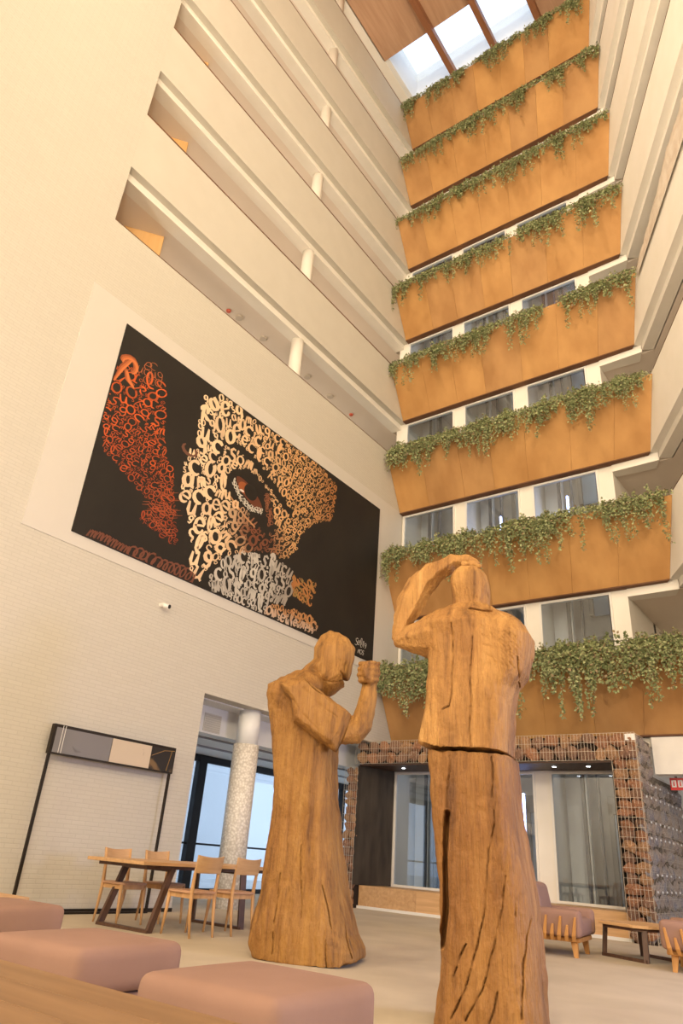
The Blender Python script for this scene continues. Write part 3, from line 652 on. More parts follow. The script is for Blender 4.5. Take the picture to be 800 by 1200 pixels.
# wooden plinth bench under the portal windows
b = empty('plinth_bench', (-6.5, 13.85, 0), label='long low oak plinth bench running beneath the lift windows inside the portal', cat='bench')
binv = Matrix.Translation(b.location).inverted()
for i in range(4):
    x0 = -9.22+i*1.36; m = MB(); m.box(x0+0.002, min(x0+1.36, -3.80)-0.002, 13.41, YB-0.04, 0.05, 0.415)
    o = m.build('board', OAK if i % 2 else OAKY, b); o.matrix_parent_inverse = binv
m = MB(); m.box(-9.24, -3.80, 13.385, 13.41, 0, 0.05); o = m.build('skirting', MULL, b); o.matrix_parent_inverse = binv

# beam, sign beyond the portal
m = MB(); m.box(gr+0.04, 4, 14.16, 14.45, 2.65, 3.30); S(m.build('trim_5', PLASTER), 'white beam under the lowest planter beside the portal')
sg = empty('fire_sign', (-3.05, 14.55, 2.42), label='red fire equipment sign with two white pictogram panels beside the stone portal', cat='sign')
m = MB(); m.box(-0.12, 0.12, -0.015, 0.015, 0, 0.21); m.build('board', REDP, sg)
for s in (-1, 1):
    m = MB(); m.box(s*0.055-0.04, s*0.055+0.04, -0.02, -0.015, 0.05, 0.17); p = m.build('pictogram', MULL, sg)
    m = MB(); m.box(s*0.055-0.012, s*0.055+0.012, -0.023, -0.02, 0.07, 0.13); m.box(s*0.055-0.012, s*0.055+0.022, -0.023, -0.02, 0.137, 0.15); m.build('symbol', REDP, p)
m = MB(); m.box(-0.004, 0.004, -0.004, 0.004, 0.21, 0.60); m.build('hanger', DARKM, sg)

# ------------------------------------------------------------------ mural
MU = empty('leopard_mural', (XL+0.012, 9.1, 4.98), label='large black mural of a leopard face made of flowing hand lettering', cat='mural')
minv = Matrix.Translation(MU.location).inverted()
MX = XL+0.032
m = MB(); m.box(XL+0.013, MX, 5.045, 13.15, 4.975, 8.985)
o = m.build('canvas', mat_noise('black_canvas', (0.010, 0.007, 0.005), (0.016, 0.012, 0.008), (1, 1, 1), rough=0.75), MU); o.matrix_parent_inverse = minv
INK = mat_vcol('mural_ink', 0.6)
def arc(cx, cy, rx, ry, a0, a1, n=11): return [(cx+rx*math.cos(math.radians(a0+(a1-a0)*i/(n-1))), cy+ry*math.sin(math.radians(a0+(a1-a0)*i/(n-1)))) for i in range(n)]
GL = [[arc(0, 0, .42, .46, 60, 430, 15)],
      [arc(0, 0, .36, .5, 40, 420, 14)],
      [[(-.38, -.02)]+arc(.02, .1, .34, .34, -20, 180, 9)+arc(.0, -.05, .38, .42, 180, 330, 9)],
      [arc(-.1, 0, .3, .36, 60, 420, 12), [(.22, .4), (.2, .0), (.22, -.3), (.42, -.34)]],
      [arc(0, .25, .16, .5, -90, 200, 12)+[(-.06, -.3), (.1, -.48), (.34, -.42)]],
      [[(.34, .38), (.1, .5), (-.18, .36), (-.1, .12), (.2, -.06), (.28, -.3), (.04, -.48), (-.32, -.36)]],
      [[(-.42, -.45), (-.36, .3), (-.3, -.4)], [(-.3, -.1), (-.16, .36), (.0, .3), (.0, -.42)], [(.0, -.05), (.14, .36), (.3, .3), (.32, -.3), (.46, -.4)]],
      [[(-.4, .38), (-.34, -.2), (-.2, -.42), (.04, -.3), (.1, .38)], [(.1, .3), (.14, -.3), (.36, -.42)]],
      [arc(0, .2, .3, .3, 60, 420, 11), [(.28, .3), (.26, -.3), (.1, -.56), (-.2, -.5)]],
      [[(-.3, -.55), (-.1, .0), (.16, .5)], arc(.1, .22, .28, .26, 180, -60, 9), [(.05, .0), (.2, -.3), (.42, -.45)]],
      [arc(0, 0, .44, .4, 30, 300, 10)]]
class Ink:
    def __init__(s): s.V = []; s.F = []; s.C = []; s.x = 0
    def stroke(s, pts, w, col, nib=0.7, minw=0.38):
        if len(pts) < 2: return
        s.x += 1; x = MX+0.0008+(s.x % 700)*4.0e-6; k = len(s.V); n = len(pts)
        for i, (a, b) in enumerate(pts):
            p, q = pts[max(i-1, 0)], pts[min(i+1, n-1)]; dx, dy = q[0]-p[0], q[1]-p[1]; L = math.hypot(dx, dy) or 1
            ww = w*(minw+(1-minw)*abs(math.sin(math.atan2(dy, dx)-nib)))/2
            if i in (0, n-1): ww *= 0.6
            nx, ny = -dy/L*ww, dx/L*ww
            cl = lambda y_, z_: (x, min(max(y_, 5.06), 13.13), min(max(z_, 4.99), 8.97))   # ink stays on the canvas
            s.V += [cl(a+nx, b+ny), cl(a-nx, b-ny)]
        for i in range(n-1): s.F.append((k+2*i, k+2*i+1, k+2*i+3, k+2*i+2)); s.C.append(col)
    def poly(s, pts, col, dx=0.0004):
        k = len(s.V); s.V += [(MX+dx, a, b) for a, b in pts]; s.F.append(tuple(range(k, k+len(pts)))); s.C.append(col)
    def glyph(s, g, cy, cz, size, rot, w, col, slant=0.25, asp=1.0, rnd=None):
        c, sn = math.cos(rot), math.sin(rot)
        for st in g:
            P = []
            for a, b in st:
                a = (a+slant*b)*size*asp; b = b*size; P.append((cy+a*c-b*sn, cz+a*sn+b*c))
            s.stroke(P, w, col)
    def build(s, name):
        me = bpy.data.meshes.new(name); me.from_pydata(s.V, [], s.F); me.update()
        ca = me.color_attributes.new('Col', 'FLOAT_COLOR', 'CORNER')
        for p, c in zip(me.polygons, s.C):
            for li in p.loop_indices: ca.data[li].color = (c[0], c[1], c[2], 1)
        o = obj(name, me, INK, MU); o.matrix_parent_inverse = minv; return o
def lerp3(a, b, f): f = min(max(f, 0), 1); return tuple(x+(y-x)*f for x, y in zip(a, b))
def fill(ink, poly, excl, sizef, colf, tilt, wk, rnd, asp=1.0, dens=1.0):
    ys = [p[0] for p in poly]; zs = [p[1] for p in poly]
    ct, stl = math.cos(tilt), math.sin(tilt); cy, cz = (min(ys)+max(ys))/2, (min(zs)+max(zs))/2
    R = max(max(ys)-min(ys), max(zs)-min(zs))*0.8; v = -R
    while v < R:
        u = -R; smin = 9
        while u < R:
            jv = v+rnd.uniform(-0.015, 0.015)
            y = cy+u*ct-jv*stl; z = cz+u*stl+jv*ct
            s = sizef(y, z)
            h_ = s*0.32
            if inside((y, z), poly) and not any(inside((y+a_*h_, z+b_*h_), e) for e in excl for a_, b_ in ((0, 0), (1, 0), (-1, 0), (0, 1), (0, -1))):
                q = s*rnd.uniform(0.92, 1.18); ink.glyph(rnd.choice(GL), y, z, q, tilt+rnd.uniform(-0.28, 0.28), q*wk*rnd.uniform(0.8, 1.2), colf(y, z, rnd), rnd.uniform(-0.1, 0.45), asp)
                smin = min(smin, s)
            u += s*0.80*asp/dens*rnd.uniform(0.85, 1.15)
        v += (smin if smin < 9 else 0.08)*0.84/dens
def pack(ink, poly, excl, rmaxf, colf, tilt, wk, rnd, asp=1.0, levels=(1, 0.78, 0.6, 0.46, 0.34, 0.26), tries=900, pad=0.55):
    ys = [p[0] for p in poly]; zs = [p[1] for p in poly]; B = {}; cs = 0.3
    for li, lf in enumerate(levels):
        for _ in range(int(tries*(1+li*1.2))):
            y = rnd.uniform(min(ys), max(ys)); z = rnd.uniform(min(zs), max(zs)); r = rmaxf(y, z)*lf
            if not inside((y, z), poly): continue
            ck = [(y+r*pad, z), (y-r*pad, z), (y, z+r*pad), (y, z-r*pad)]
            if any(not inside(q, poly) for q in ck) or any(inside(q, e) for e in excl for q in ck+[(y, z)]): continue
            ky, kz = int(y/cs), int(z/cs); ok = True
            for a in (-1, 0, 1):
                for b in (-1, 0, 1):
                    for (y2, z2, r2) in B.get((ky+a, kz+b), ()):
                        if ((y-y2)/asp)**2+(z-z2)**2 < ((r+r2)*0.95)**2: ok = False; break
                    if not ok: break
                if not ok: break
            if not ok: continue
            B.setdefault((ky, kz), []).append((y, z, r))
            t_ = tilt(y, z) if callable(tilt) else tilt
            ink.glyph(rnd.choice(GL), y, z, r*2.15, t_+rnd.uniform(-0.3, 0.3), r*2*wk*rnd.uniform(0.85, 1.15), colf(y, z, rnd), rnd.uniform(0.0, 0.4), asp*0.95)
rnd = random.Random(21)
def facecol(y, z, r):
    c = lerp3((0.84, 0.62, 0.40), (0.70, 0.40, 0.17), (y-7.4)/2.4); c = lerp3(c, (0.42, 0.17, 0.05), (y-10.1)/1.2)
    dk = max(0, 1-math.hypot((y-8.95)/1.05, (z-6.45)/0.75)); c = lerp3(c, (0.20, 0.065, 0.03), dk*1.5)
    f = r.uniform(0.88, 1.1); return tuple(x*f for x in c)
def facesize(y, z):
    s = 0.30-0.052*(y-6.9); return max(0.13, min(0.30, s))
ik = Ink(); pack(ik, PFACE, [PBROW, PEYE], lambda y, z: facesize(y, z)*0.52, facecol, lambda y, z: 0.3-0.25*(y-7.0)+0.2*(z-7), 0.36, rnd, 1.0); ik.build('leopard_lettering')['kind'] = 'stuff'
ik = Ink(); pack(ik, PSILVER, [], lambda y, z: 0.125, lambda y, z, r: lerp3(lerp3((0.62, 0.58, 0.52), (0.36, 0.30, 0.25), (y-9.2)/0.9), (0.30, 0.27, 0.24), r.random()*0.6), lambda y, z: 0.5-0.35*(y-8), 0.34, rnd, 0.85, tries=500)
pack(ik, PNOSE, [], lambda y, z: 0.08, lambda y, z, r: (0.46*r.uniform(.7, 1.1), 0.20, 0.06), 1.2, 0.4, rnd, 1.0, tries=200)
pack(ik, PLIP, [], lambda y, z: 0.085, lambda y, z, r: lerp3((0.62, 0.48, 0.38), (0.50, 0.24, 0.09), (z-5.05)/0.2), 0.05, 0.4, rnd, 0.9, tries=200)
ik.build('muzzle_lettering')['kind'] = 'stuff'
ik = Ink()
def oc(y, z, r): 
    f = r.uniform(0.65, 1.1); c = lerp3((0.60, 0.10, 0.015), (0.36, 0.055, 0.015), (7.2-z)/1.6); return (c[0]*f, c[1]*f, c[2]*f)
pack(ik, PORANGE, [], lambda y, z: 0.055+0.065*max(0, (z-7.0)/1.3), oc, 0.15, 0.24, rnd, 1.5, tries=1500)
fill(ik, PTOP, [], lambda y, z: 0.17, lambda y, z, r: (0.42, 0.12, 0.04), 0.3, 0.10, rnd, 1.0, 1.0)
for i in range(3): ik.glyph(GL[9], 5.20+i*0.02, 8.12-i*0.015, 0.55, 0.1, 0.12-i*0.03, lerp3((0.30, 0.07, 0.02), (0.62, 0.18, 0.05), i/2), 0.1)
for i in range(26):   # fading strokes at the lower end
    a = 6.1+rnd.random()*0.55; z = 5.6+rnd.random()*0.8; ik.stroke([(a, z), (a+0.12, z+0.05), (a+0.25, z-0.02), (a+0.42, z+0.06)], 0.014, (0.40, 0.09, 0.03))
for i in range(17):   # dim red line along the bottom
    f = i/16; y = PSQ[0][0]+(PSQ[-1][0]-PSQ[0][0])*f; ik.glyph(rnd.choice(GL[:4]) if i > 5 else GL[6], y, 5.07+0.02*math.sin(i), 0.16+0.12*f, 0.05, 0.05, (0.17, 0.055, 0.03), 0.4, 1.0)
ik.glyph(GL[10], 6.88, 7.38, 0.40, 1.9, 0.08, (0.15, 0.06, 0.035), 0.3, 0.6)
ik.build('orange_lettering')['kind'] = 'stuff'
ik = Ink()
iy, iz = PIRIS[0]
ik.poly([(iy+0.02+0.40*math.cos(a*0.2618)-0.10*math.sin(a*0.2618), iz-0.02+0.20*math.sin(a*0.2618)-0.12*math.cos(a*0.2618)) for a in range(24)], (0.13, 0.035, 0.015))
ik.poly([(iy-0.16+0.15*math.cos(a*0.2618), iz+0.03+0.12*math.sin(a*0.2618)) for a in range(24)], (0.33, 0.09, 0.025), 0.0006)
ik.poly([(iy+0.05+0.19*math.cos(a*0.2618), iz+0.03+0.17*math.sin(a*0.2618)) for a in range(24)], (0.010, 0.008, 0.006), 0.0008)
ik.poly([(iy-0.19+0.06*math.cos(a*0.5236), iz-0.05+0.025*math.sin(a*0.5236)) for a in range(12)], (0.75, 0.68, 0.62), 0.001)
for j in range(2):
    for i in range(14):
        f = i/13; q = f*(len(PLASH)-1); n0 = min(int(q), len(PLASH)-2); g = q-n0
        y = PLASH[n0][0]+(PLASH[n0+1][0]-PLASH[n0][0])*g; z = PLASH[n0][1]+(PLASH[n0+1][1]-PLASH[n0][1])*g-j*0.055
        ik.glyph(rnd.choice(GL), y+rnd.uniform(-.015, .015), z, 0.085, rnd.uniform(-1, 1), 0.022, (0.66, 0.62, 0.54))
for i in range(22):
    f = i/21; ik.glyph(rnd.choice(GL), 9.0+0.25*f+rnd.uniform(-.08, .08), 7.45-0.6*f, 0.10, rnd.uniform(-1, 1), 0.024, (0.26, 0.09, 0.04))
ik.stroke([(7.95, 7.0), (8.2, 6.86), (8.5, 6.72), (8.8, 6.62)], 0.05, (0.50, 0.26, 0.12))
ik.build('leopard_eye')
ik = Ink(); sy, sz = PSIG[0]
for i, g in enumerate((GL[5], GL[2], GL[4], GL[4], GL[8])): ik.glyph(g, sy-0.12+i*0.09, sz+0.05, 0.17 if i in (0, 2) else 0.11, 0.1, 0.02, (0.62, 0.58, 0.52))
for i, g in enumerate((GL[6], GL[0], GL[5])): ik.glyph(g, sy+0.0+i*0.08, sz-0.14, 0.11, 0.1, 0.02, (0.62, 0.58, 0.52))
ik.build('signature')

# ------------------------------------------------------------------ carved wooden figures
def carved_wood(name='carved_oak', g=1.0, gg=1.0, gb=1.0):
    m, t, b = nt(name)
    v = coords(t, (9, 9, 0.8)); n = N(t, 'ShaderNodeTexNoise'); n.inputs['Scale'].default_value = 1; n.inputs['Detail'].default_value = 9; n.inputs['Roughness'].default_value = 0.62; n.inputs['Distortion'].default_value = 0.5
    t.links.new(v, n.inputs['Vector'])
    c1 = ramp(t, n.outputs[0], [(0.28, (0.12*g, 0.047*g*gg, 0.010*g*gb)), (0.44, (0.29*g, 0.130*g*gg, 0.030*g*gb)), (0.60, (0.385*g, 0.185*g*gg, 0.046*g*gb)), (0.78, (0.48*g, 0.262*g*gg, 0.085*g*gb))])
    n2 = N(t, 'ShaderNodeTexNoise'); n2.inputs['Scale'].default_value = 1.6; n2.inputs['Detail'].default_value = 4; t.links.new(coords(t, (1, 1, 0.7)), n2.inputs['Vector'])
    mx = N(t, 'ShaderNodeMixRGB', blend_type='MULTIPLY'); mx.inputs[0].default_value = 0.75
    t.links.new(c1, mx.inputs[1]); t.links.new(ramp(t, n2.outputs[0], [(0.3, (0.68, 0.58, 0.48)), (0.6, (1.0, 1.0, 1.0))]), mx.inputs[2])
    n3 = N(t, 'ShaderNodeTexNoise'); n3.inputs['Scale'].default_value = 1; n3.inputs['Detail'].default_value = 5; t.links.new(coords(t, (55, 55, 2.2)), n3.inputs['Vector'])
    mx2 = N(t, 'ShaderNodeMixRGB', blend_type='MULTIPLY'); mx2.inputs[0].default_value = 0.42
    t.links.new(mx.outputs[0], mx2.inputs[1]); t.links.new(ramp(t, n3.outputs[0], [(0.30, (0.45, 0.36, 0.28)), (0.47, (1.0, 1.0, 1.0))]), mx2.inputs[2])
    t.links.new(mx2.outputs[0], b.inputs['Base Color']); b.inputs['Roughness'].default_value = 0.62
    w = N(t, 'ShaderNodeTexNoise'); w.inputs['Scale'].default_value = 1; w.inputs['Detail'].default_value = 5; t.links.new(coords(t, (30, 30, 22)), w.inputs['Vector'])
    g = N(t, 'ShaderNodeTexNoise'); g.inputs['Scale'].default_value = 1; g.inputs['Detail'].default_value = 6; t.links.new(coords(t, (110, 110, 5)), g.inputs['Vector'])
    ad = N(t, 'ShaderNodeMath', operation='ADD'); t.links.new(w.outputs[0], ad.inputs[0]); t.links.new(g.outputs[0], ad.inputs[1])
    bump(t, b, ad.outputs[0], 0.7, 0.02); return m
CARVED = carved_wood()
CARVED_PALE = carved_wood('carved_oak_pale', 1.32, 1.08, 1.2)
class Fig:
    """shapes in a local frame: s to the side, t away, z up"""
    def __init__(s, c):
        s.c = Vector((c[0], c[1], 0)); s.D = s.c.length; s.d = s.c/s.D; s.e = Vector((s.d.y, -s.d.x, 0)); s.m = MB()
    def w(s, a, t, z): return s.e*a+s.d*t+Vector((0, 0, z))
    def k(s, a, z, t): f = (s.D+t)/s.D; return (a*f, t, 0.9+(z-0.9)*f)      # outline point moved to depth t
    def section(s, z, l, r, hv, ang, rad, tc=0.0, n=44, zf=None):
        ca, sa = math.cos(ang), abs(math.sin(ang)); W = (r-l)/2
        hu = max((W-hv*sa+rad*(ca+sa-1))/ca, rad*1.02); cs = (l+r)/2; P = []
        for i in range(n):
            a = 2*PI*i/n; cx, sy = math.cos(a), math.sin(a); p = 0.34
            x = math.copysign(abs(cx)**p, cx)*(hu-rad)+rad*cx; y = math.copysign(abs(sy)**p, sy)*(max(hv-rad, 0.001))+rad*sy
            S_ = cs+x*math.cos(ang)-y*math.sin(ang); T_ = tc+x*math.sin(ang)+y*math.cos(ang)
            P.append(s.w(S_, T_, z if zf is None else zf(S_)))
        return P
    def inflate(s, poly, t0, ht, steps=7, k=0.35, pw=2.0):
        poly = [s.k(a, z, t0)[::2] for a, z in poly]
        cs = sum(p[0] for p in poly)/len(poly); cz = sum(p[1] for p in poly)/len(poly); rs = []
        for j in range(steps):
            q = -1+2*j/(steps-1); f = 1-k*abs(q)**pw
            rs.append([s.w(cs+(a-cs)*f, t0+ht*q, cz+(z-cz)*f) for a, z in poly])
        s.m.rings(rs)
    def tube(s, pts, rads, n=12, upv=None):   # pts (s,z,t) on the outline
        s.m.tube([s.w(*[s.k(a, z, t)[i] for i in (0, 1, 2)]) for a, z, t in pts], rads, n, upv=upv)
    def finish(s, name, parent, voxel, cracks, gaps=(), amp=0.008, seed=0, facet=0.017):
        me = s.m.mesh(name+'_raw'); o = bpy.data.objects.new(name, me); COL.objects.link(o)
        md = o.modifiers.new('r', 'REMESH'); md.mode = 'VOXEL'; md.voxel_size = voxel
        dg = bpy.context.evaluated_depsgraph_get(); ev = o.evaluated_get(dg)
        me2 = bpy.data.meshes.new_from_object(ev); o.modifiers.clear(); o.data = me2; bpy.data.meshes.remove(me); me2.name = name
        bm = bmesh.new(); bm.from_mesh(me2); bmesh.ops.smooth_vert(bm, verts=bm.verts, factor=0.5, use_axis_x=True, use_axis_y=True, use_axis_z=True)
        bm.normal_update(); off = Vector((seed*7.3, seed*3.1, 0))
        segs = []
        for ws, depth, P in [(0.0052, 0.045, c) for c in cracks]+[(g[0], g[1], g[2]) for g in gaps]:
            for a, b in zip(P[:-1], P[1:]): segs.append((ws, depth, a, b))
        for v in bm.verts:
            p = v.co; n = v.normal
            h = noise.noise(p*2.2+off)*amp*1.6+noise.noise(Vector((p.x*9, p.y*9, p.z*3.2))+off)*amp
            c = noise.voronoi(Vector((p.x*10, p.y*10, p.z*5))+off)[0]; h += (c[1]-c[0]-0.3)*facet
            a, t, z = p.dot(s.e), p.dot(s.d), p.z
            if segs and n.dot(s.d) < -0.05:
                f = s.D/(s.D+t); a0 = a*f; z0 = 0.9+(z-0.9)*f
                a0 += 0.008*noise.noise(Vector((0, 0, z0*9))+off)
                best = 0
                for ws, dp, A, B in segs:
                    if z0 > max(A[1], B[1])+ws or z0 < min(A[1], B[1])-ws: continue
                    dx, dz = B[0]-A[0], B[1]-A[1]; L2 = dx*dx+dz*dz or 1e-9
                    q = min(max(((a0-A[0])*dx+(z0-A[1])*dz)/L2, 0), 1); d = math.hypot(a0-A[0]-dx*q, z0-A[1]-dz*q)
                    if d < ws: best = max(best, dp*(1-(d/ws)**2)*(1 if dp > 0.1 else min(1, max(0.1, 0.75+1.3*noise.noise(Vector((A[0]*31, 0, z0*11)))))))
                v.co = p+n*h+s.d*best
            else: v.co = p+n*h
        bm.to_mesh(me2); bm.free(); me2.materials.clear(); me2.materials.append(CARVED)
        for q in me2.polygons: q.use_smooth = True
        o.parent = parent; s.m = MB(); return o
def cat_interp(rows, z):
    rows = sorted(rows)
    if z <= rows[0][0]: return rows[0][1:]
    for a, b in zip(rows[:-1], rows[1:]):
        if z <= b[0]:
            f = (z-a[0])/(b[0]-a[0]); return tuple(x+(y-x)*f for x, y in zip(a[1:], b[1:]))
    return rows[-1][1:]

# robed figure with raised fist
FA = Fig((-4.86, 6.28))
RA = empty('wooden_figure', (-4.86, 6.28, 0), label='tall carved oak figure in a flared robe raising a fist to its bowed face', cat='sculpture', group='carved wooden figures')
ANG = math.radians(-16)
hvA = [(0.0, 0.50), (0.25, 0.48), (0.6, 0.43), (1.2, 0.37), (1.9, 0.36), (2.3, 0.39), (2.5, 0.40)]
rows = [(max(z, 0.0), l, r) for z, l, r in LB]
secs = []
for z in [0.0, 0.05, 0.12, 0.24, 0.4, 0.55, 0.75, 0.95, 1.2, 1.45, 1.7, 1.95, 2.15, 2.3, 2.45]:
    l, r = cat_interp(rows, z); hv = cat_interp(hvA, z)[0]
    secs.append(FA.section(z, l, r, hv, ANG, 0.09, zf=(lambda s_, z=z: z if z > 0.04 else (0.0 if s_ < 0.3 else 0.035))))
secs.append(FA.section(2.56, -0.715, 0.02, 0.37, ANG, 0.09)); secs.append(FA.section(2.60, -0.66, 0.02, 0.34, ANG, 0.09)); secs.append(FA.section(2.68, -0.53, 0.0, 0.27, ANG, 0.10)); secs.append(FA.section(2.76, -0.42, -0.08, 0.18, ANG, 0.10))
FA.m.rings(secs)
FA.inflate(LHEAD, 0.0, 0.20, 11, 0.48, 2.3)
FA.inflate(LSLEEVE, -0.40, 0.16, 9, 0.22, 4.0)
FA.tube([(0.02, 2.16, -0.40), (0.20, 2.13, -0.40), (0.315, 2.145, -0.39), (0.385, 2.24, -0.37), (0.42, 2.42, -0.34), (0.452, 2.62, -0.31), (0.462, 2.74, -0.30)], [0.10, 0.115, 0.125, 0.125, 0.108, 0.088, 0.08])
# fist: palm, four curled fingers, thumb
FA.tube([(0.455, 2.66, -0.30), (0.465, 2.73, -0.30), (0.475, 2.82, -0.30), (0.472, 2.90, -0.30), (0.462, 2.95, -0.30), (0.455, 2.97, -0.30)], [(0.075, 0.075), (0.10, 0.095), (0.112, 0.105), (0.10, 0.095), (0.065, 0.065), (0.02, 0.02)])
for i in range(4):
    z = 2.725+i*0.064; w_ = (0.0, 0.012, 0.014, 0.004)[i]
    FA.tube([(0.55, z+0.02, -0.34), (0.49, z+0.022, -0.425-w_), (0.41, z+0.012, -0.435-w_), (0.345-w_, z, -0.39), (0.345-w_, z-0.006, -0.31), (0.38, z-0.008, -0.26)], [0.026, 0.033, 0.034, 0.033, 0.029, 0.02], 8)
FA.tube([(0.47, 2.70, -0.39), (0.42, 2.77, -0.455), (0.385, 2.85, -0.465), (0.375, 2.91, -0.45)], [0.038, 0.038, 0.033, 0.022], 8)
fa = FA.finish('carved_body', RA, 0.009, LCR+[[(0.26, 2.32), (0.20, 2.10), (0.13, 1.95)], [(-0.33, 2.72), (-0.2, 2.62), (-0.10, 2.56)]], [(0.013, 0.014, [(0.215, 3.06), (0.185, 2.95), (0.165, 2.84), (0.135, 2.74)]), (0.012, 0.018, [(0.10, 2.935), (0.19, 2.945)]), (0.010, 0.012, [(-0.10, 2.70), (0.0, 2.68), (0.11, 2.70)]), (0.012, 0.012, [(0.20, 2.36), (0.14, 2.15), (0.06, 2.02)]), (0.014, 0.010, [(-0.40, 2.45), (-0.28, 2.30), (-0.10, 2.15)]), (0.014, 0.010, [(-0.30, 2.60), (-0.10, 2.42), (0.10, 2.30)])], amp=0.008, seed=1)

# standing figure shading its eyes, seen from behind, two stacked blocks
FB = Fig((-2.27, 4.92))
RB = empty('wooden_figure', (-2.27, 4.92, 0), label='tall carved oak figure turned away with one bent arm raised over its head', cat='sculpture', group='carved wooden figures')
ANB = math.radians(-14)
def hemz(s_):
    P = RUHEM
    if s_ <= P[0][0]: return P[0][1]
    for a, b in zip(P[:-1], P[1:]):
        if s_ <= b[0]: return a[1]+(b[1]-a[1])*(s_-a[0])/(b[0]-a[0])
    return P[-1][1]
rows = [(z, l, r) for z, l, r in RL]; rows.append((0.0, -0.418, 0.356))
hvB = [(0.0, 0.36), (0.5, 0.33), (1.2, 0.29), (1.7, 0.27)]
secs = []
for z in [0.0, 0.06, 0.14, 0.22, 0.35, 0.55, 0.8, 1.1, 1.4, 1.58]:
    l, r = cat_interp(rows, z); secs.append(FB.section(z, l, r, cat_interp(hvB, z)[0], ANB, 0.09))
l, r = cat_interp(rows, 1.62); secs.append(FB.section(1.60, l, r, 0.27, ANB, 0.11, zf=lambda s_: hemz(s_)-0.018))
FB.m.rings(secs)
lowb = FB.finish('lower_block', RB, 0.0075, RLCR, [(0.022, 0.16, RLGAP)], amp=0.008, seed=2)
rows = [(z, l, r) for z, l, r in RU]
hvU = [(1.6, 0.29), (2.0, 0.27), (2.4, 0.28), (2.6, 0.26), (2.72, 0.17), (2.8, 0.13)]
secs = [FB.section(1.64, rows[0][1], rows[0][2], 0.29, ANB, 0.11, zf=lambda s_: hemz(s_))]
for z in [1.75, 1.85, 1.96, 2.1, 2.22, 2.37, 2.5, 2.6, 2.68, 2.73, 2.765]:
    l, r = cat_interp(rows, z); secs.append(FB.section(z, l, r, cat_interp(hvU, z)[0], ANB if z < 2.6 else ANB*0.5, 0.11 if z < 2.66 else 0.09))
FB.m.rings(secs)
secs = []
for (z, l, r), hv in zip([(2.70, -0.273, 0.033)]+[q for q in RHEAD[1:]], (0.15, 0.16, 0.19, 0.185, 0.15, 0.09)): secs.append(FB.section(z, l, r, hv, ANB*0.5, 0.085 if z < 3.08 else 0.06, 0.02))
FB.m.rings(secs)
FB.tube([(RARM[0][0]+0.05, RARM[0][1]-0.02, 0.0), (RARM[1][0], RARM[1][1], -0.03), (RARM[2][0], RARM[2][1]+0.005, -0.02), (RARM[3][0]-0.01, RARM[3][1], 0.0)], [(0.17, 0.175), (0.15, 0.172), (0.10, 0.105), (0.05, 0.04)], 8)
FB.tube([(a, z, t) for (a, z), t in zip(RFORE, (0.0, 0.03, 0.06, 0.08, 0.10, 0.12, 0.12, 0.12))], [(0.05, 0.04), (0.09, 0.085), (0.115, 0.125), (0.12, 0.13), (0.11, 0.10), (0.09, 0.065), (0.075, 0.04), (0.05, 0.025)], 6)
for i in range(4): FB.tube([(-0.20, 3.150, 0.05+i*0.05), (-0.11, 3.155, 0.04+i*0.05), (-0.045, 3.125, 0.04+i*0.05)], [0.026, 0.026, 0.018], 8)
upb = FB.finish('upper_block', RB, 0.0075, RUCR, [(0.010, 0.03, RUCR[2])]+[(0.009, 0.009, [(a_, z_), (a_+0.05, z_-0.035), (a_+0.085, z_-0.085)]) for a_, z_ in [(-0.06+0.045*(i % 6)+0.01*(i//6), 2.63-0.075*(i//6)-0.012*(i % 6)) for i in range(22)]], amp=0.008, seed=3)
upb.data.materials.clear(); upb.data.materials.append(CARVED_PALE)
fa.data.materials.clear(); fa.data.materials.append(carved_wood('carved_oak_warm', 1.12, 1.06, 1.0))

# ------------------------------------------------------------------ furniture
def dining_chair(loc, rz, label):
    t = empty('dining_chair', loc, rz, label, 'chair', 'oak dining chairs')
    for sx, sy in ((1, 1), (1, -1)):
        m = MB(); m.tube([(0.19*sx+0.02, 0.185*sy, 0.0), (0.185*sx, 0.18*sy, 0.25), (0.175*sx, 0.175*sy, 0.43)], [0.012, 0.019, 0.024], 8); m.build('leg', OAKZ, t, smooth=True)
    for sy in (1, -1):
        m = MB(); m.tube([(-0.24, 0.175*sy, 0.0), (-0.20, 0.18*sy, 0.25), (-0.185, 0.18*sy, 0.44), (-0.20, 0.185*sy, 0.62), (-0.235, 0.19*sy, 0.80)], [0.012, 0.019, 0.023, 0.018, 0.013], 8); m.build('leg', OAKZ, t, smooth=True)
    m = MB()
    for sy in (1, -1): m.box(-0.18, 0.18, 0.165*sy-0.012, 0.165*sy+0.012, 0.375, 0.43)
    for sx in (1, -1): m.box(0.175*sx-0.012, 0.175*sx+0.012, -0.16, 0.16, 0.375, 0.43)
    m.build('seat_frame', OAKZ, t)
    m = MB(); R = []
    for z, k in ((0.425, 1.0), (0.45, 1.0)):
        R.append([(0.215*math.copysign(abs(math.cos(a))**0.35, math.cos(a)), 0.215*math.copysign(abs(math.sin(a))**0.35, math.sin(a)), z) for a in [2*PI*(i+0.5)/32 for i in range(32)]])
    m.rings(R); m.build('seat', mat_seat, t, bevel=0.006)
    m = MB(); R = []
    for i in range(9):
        y = -0.205+0.41*i/8; x = -0.225-0.035*(1-(y/0.205)**2); zt_ = 0.815-0.018*(1-(y/0.205)**2)
        R.append([(x+0.025, y, 0.63), (x-0.008+0.018, y, 0.63), (x-0.022, y, zt_), (x-0.002, y, zt_)])
    m.rings(R); m.build('backrest', OAKY, t, bevel=0.004)
    return t
mat_seat = mat_wood('seat_veneer', (0.46, 0.25, 0.14), (0.56, 0.33, 0.20), axis=0, freq=14)
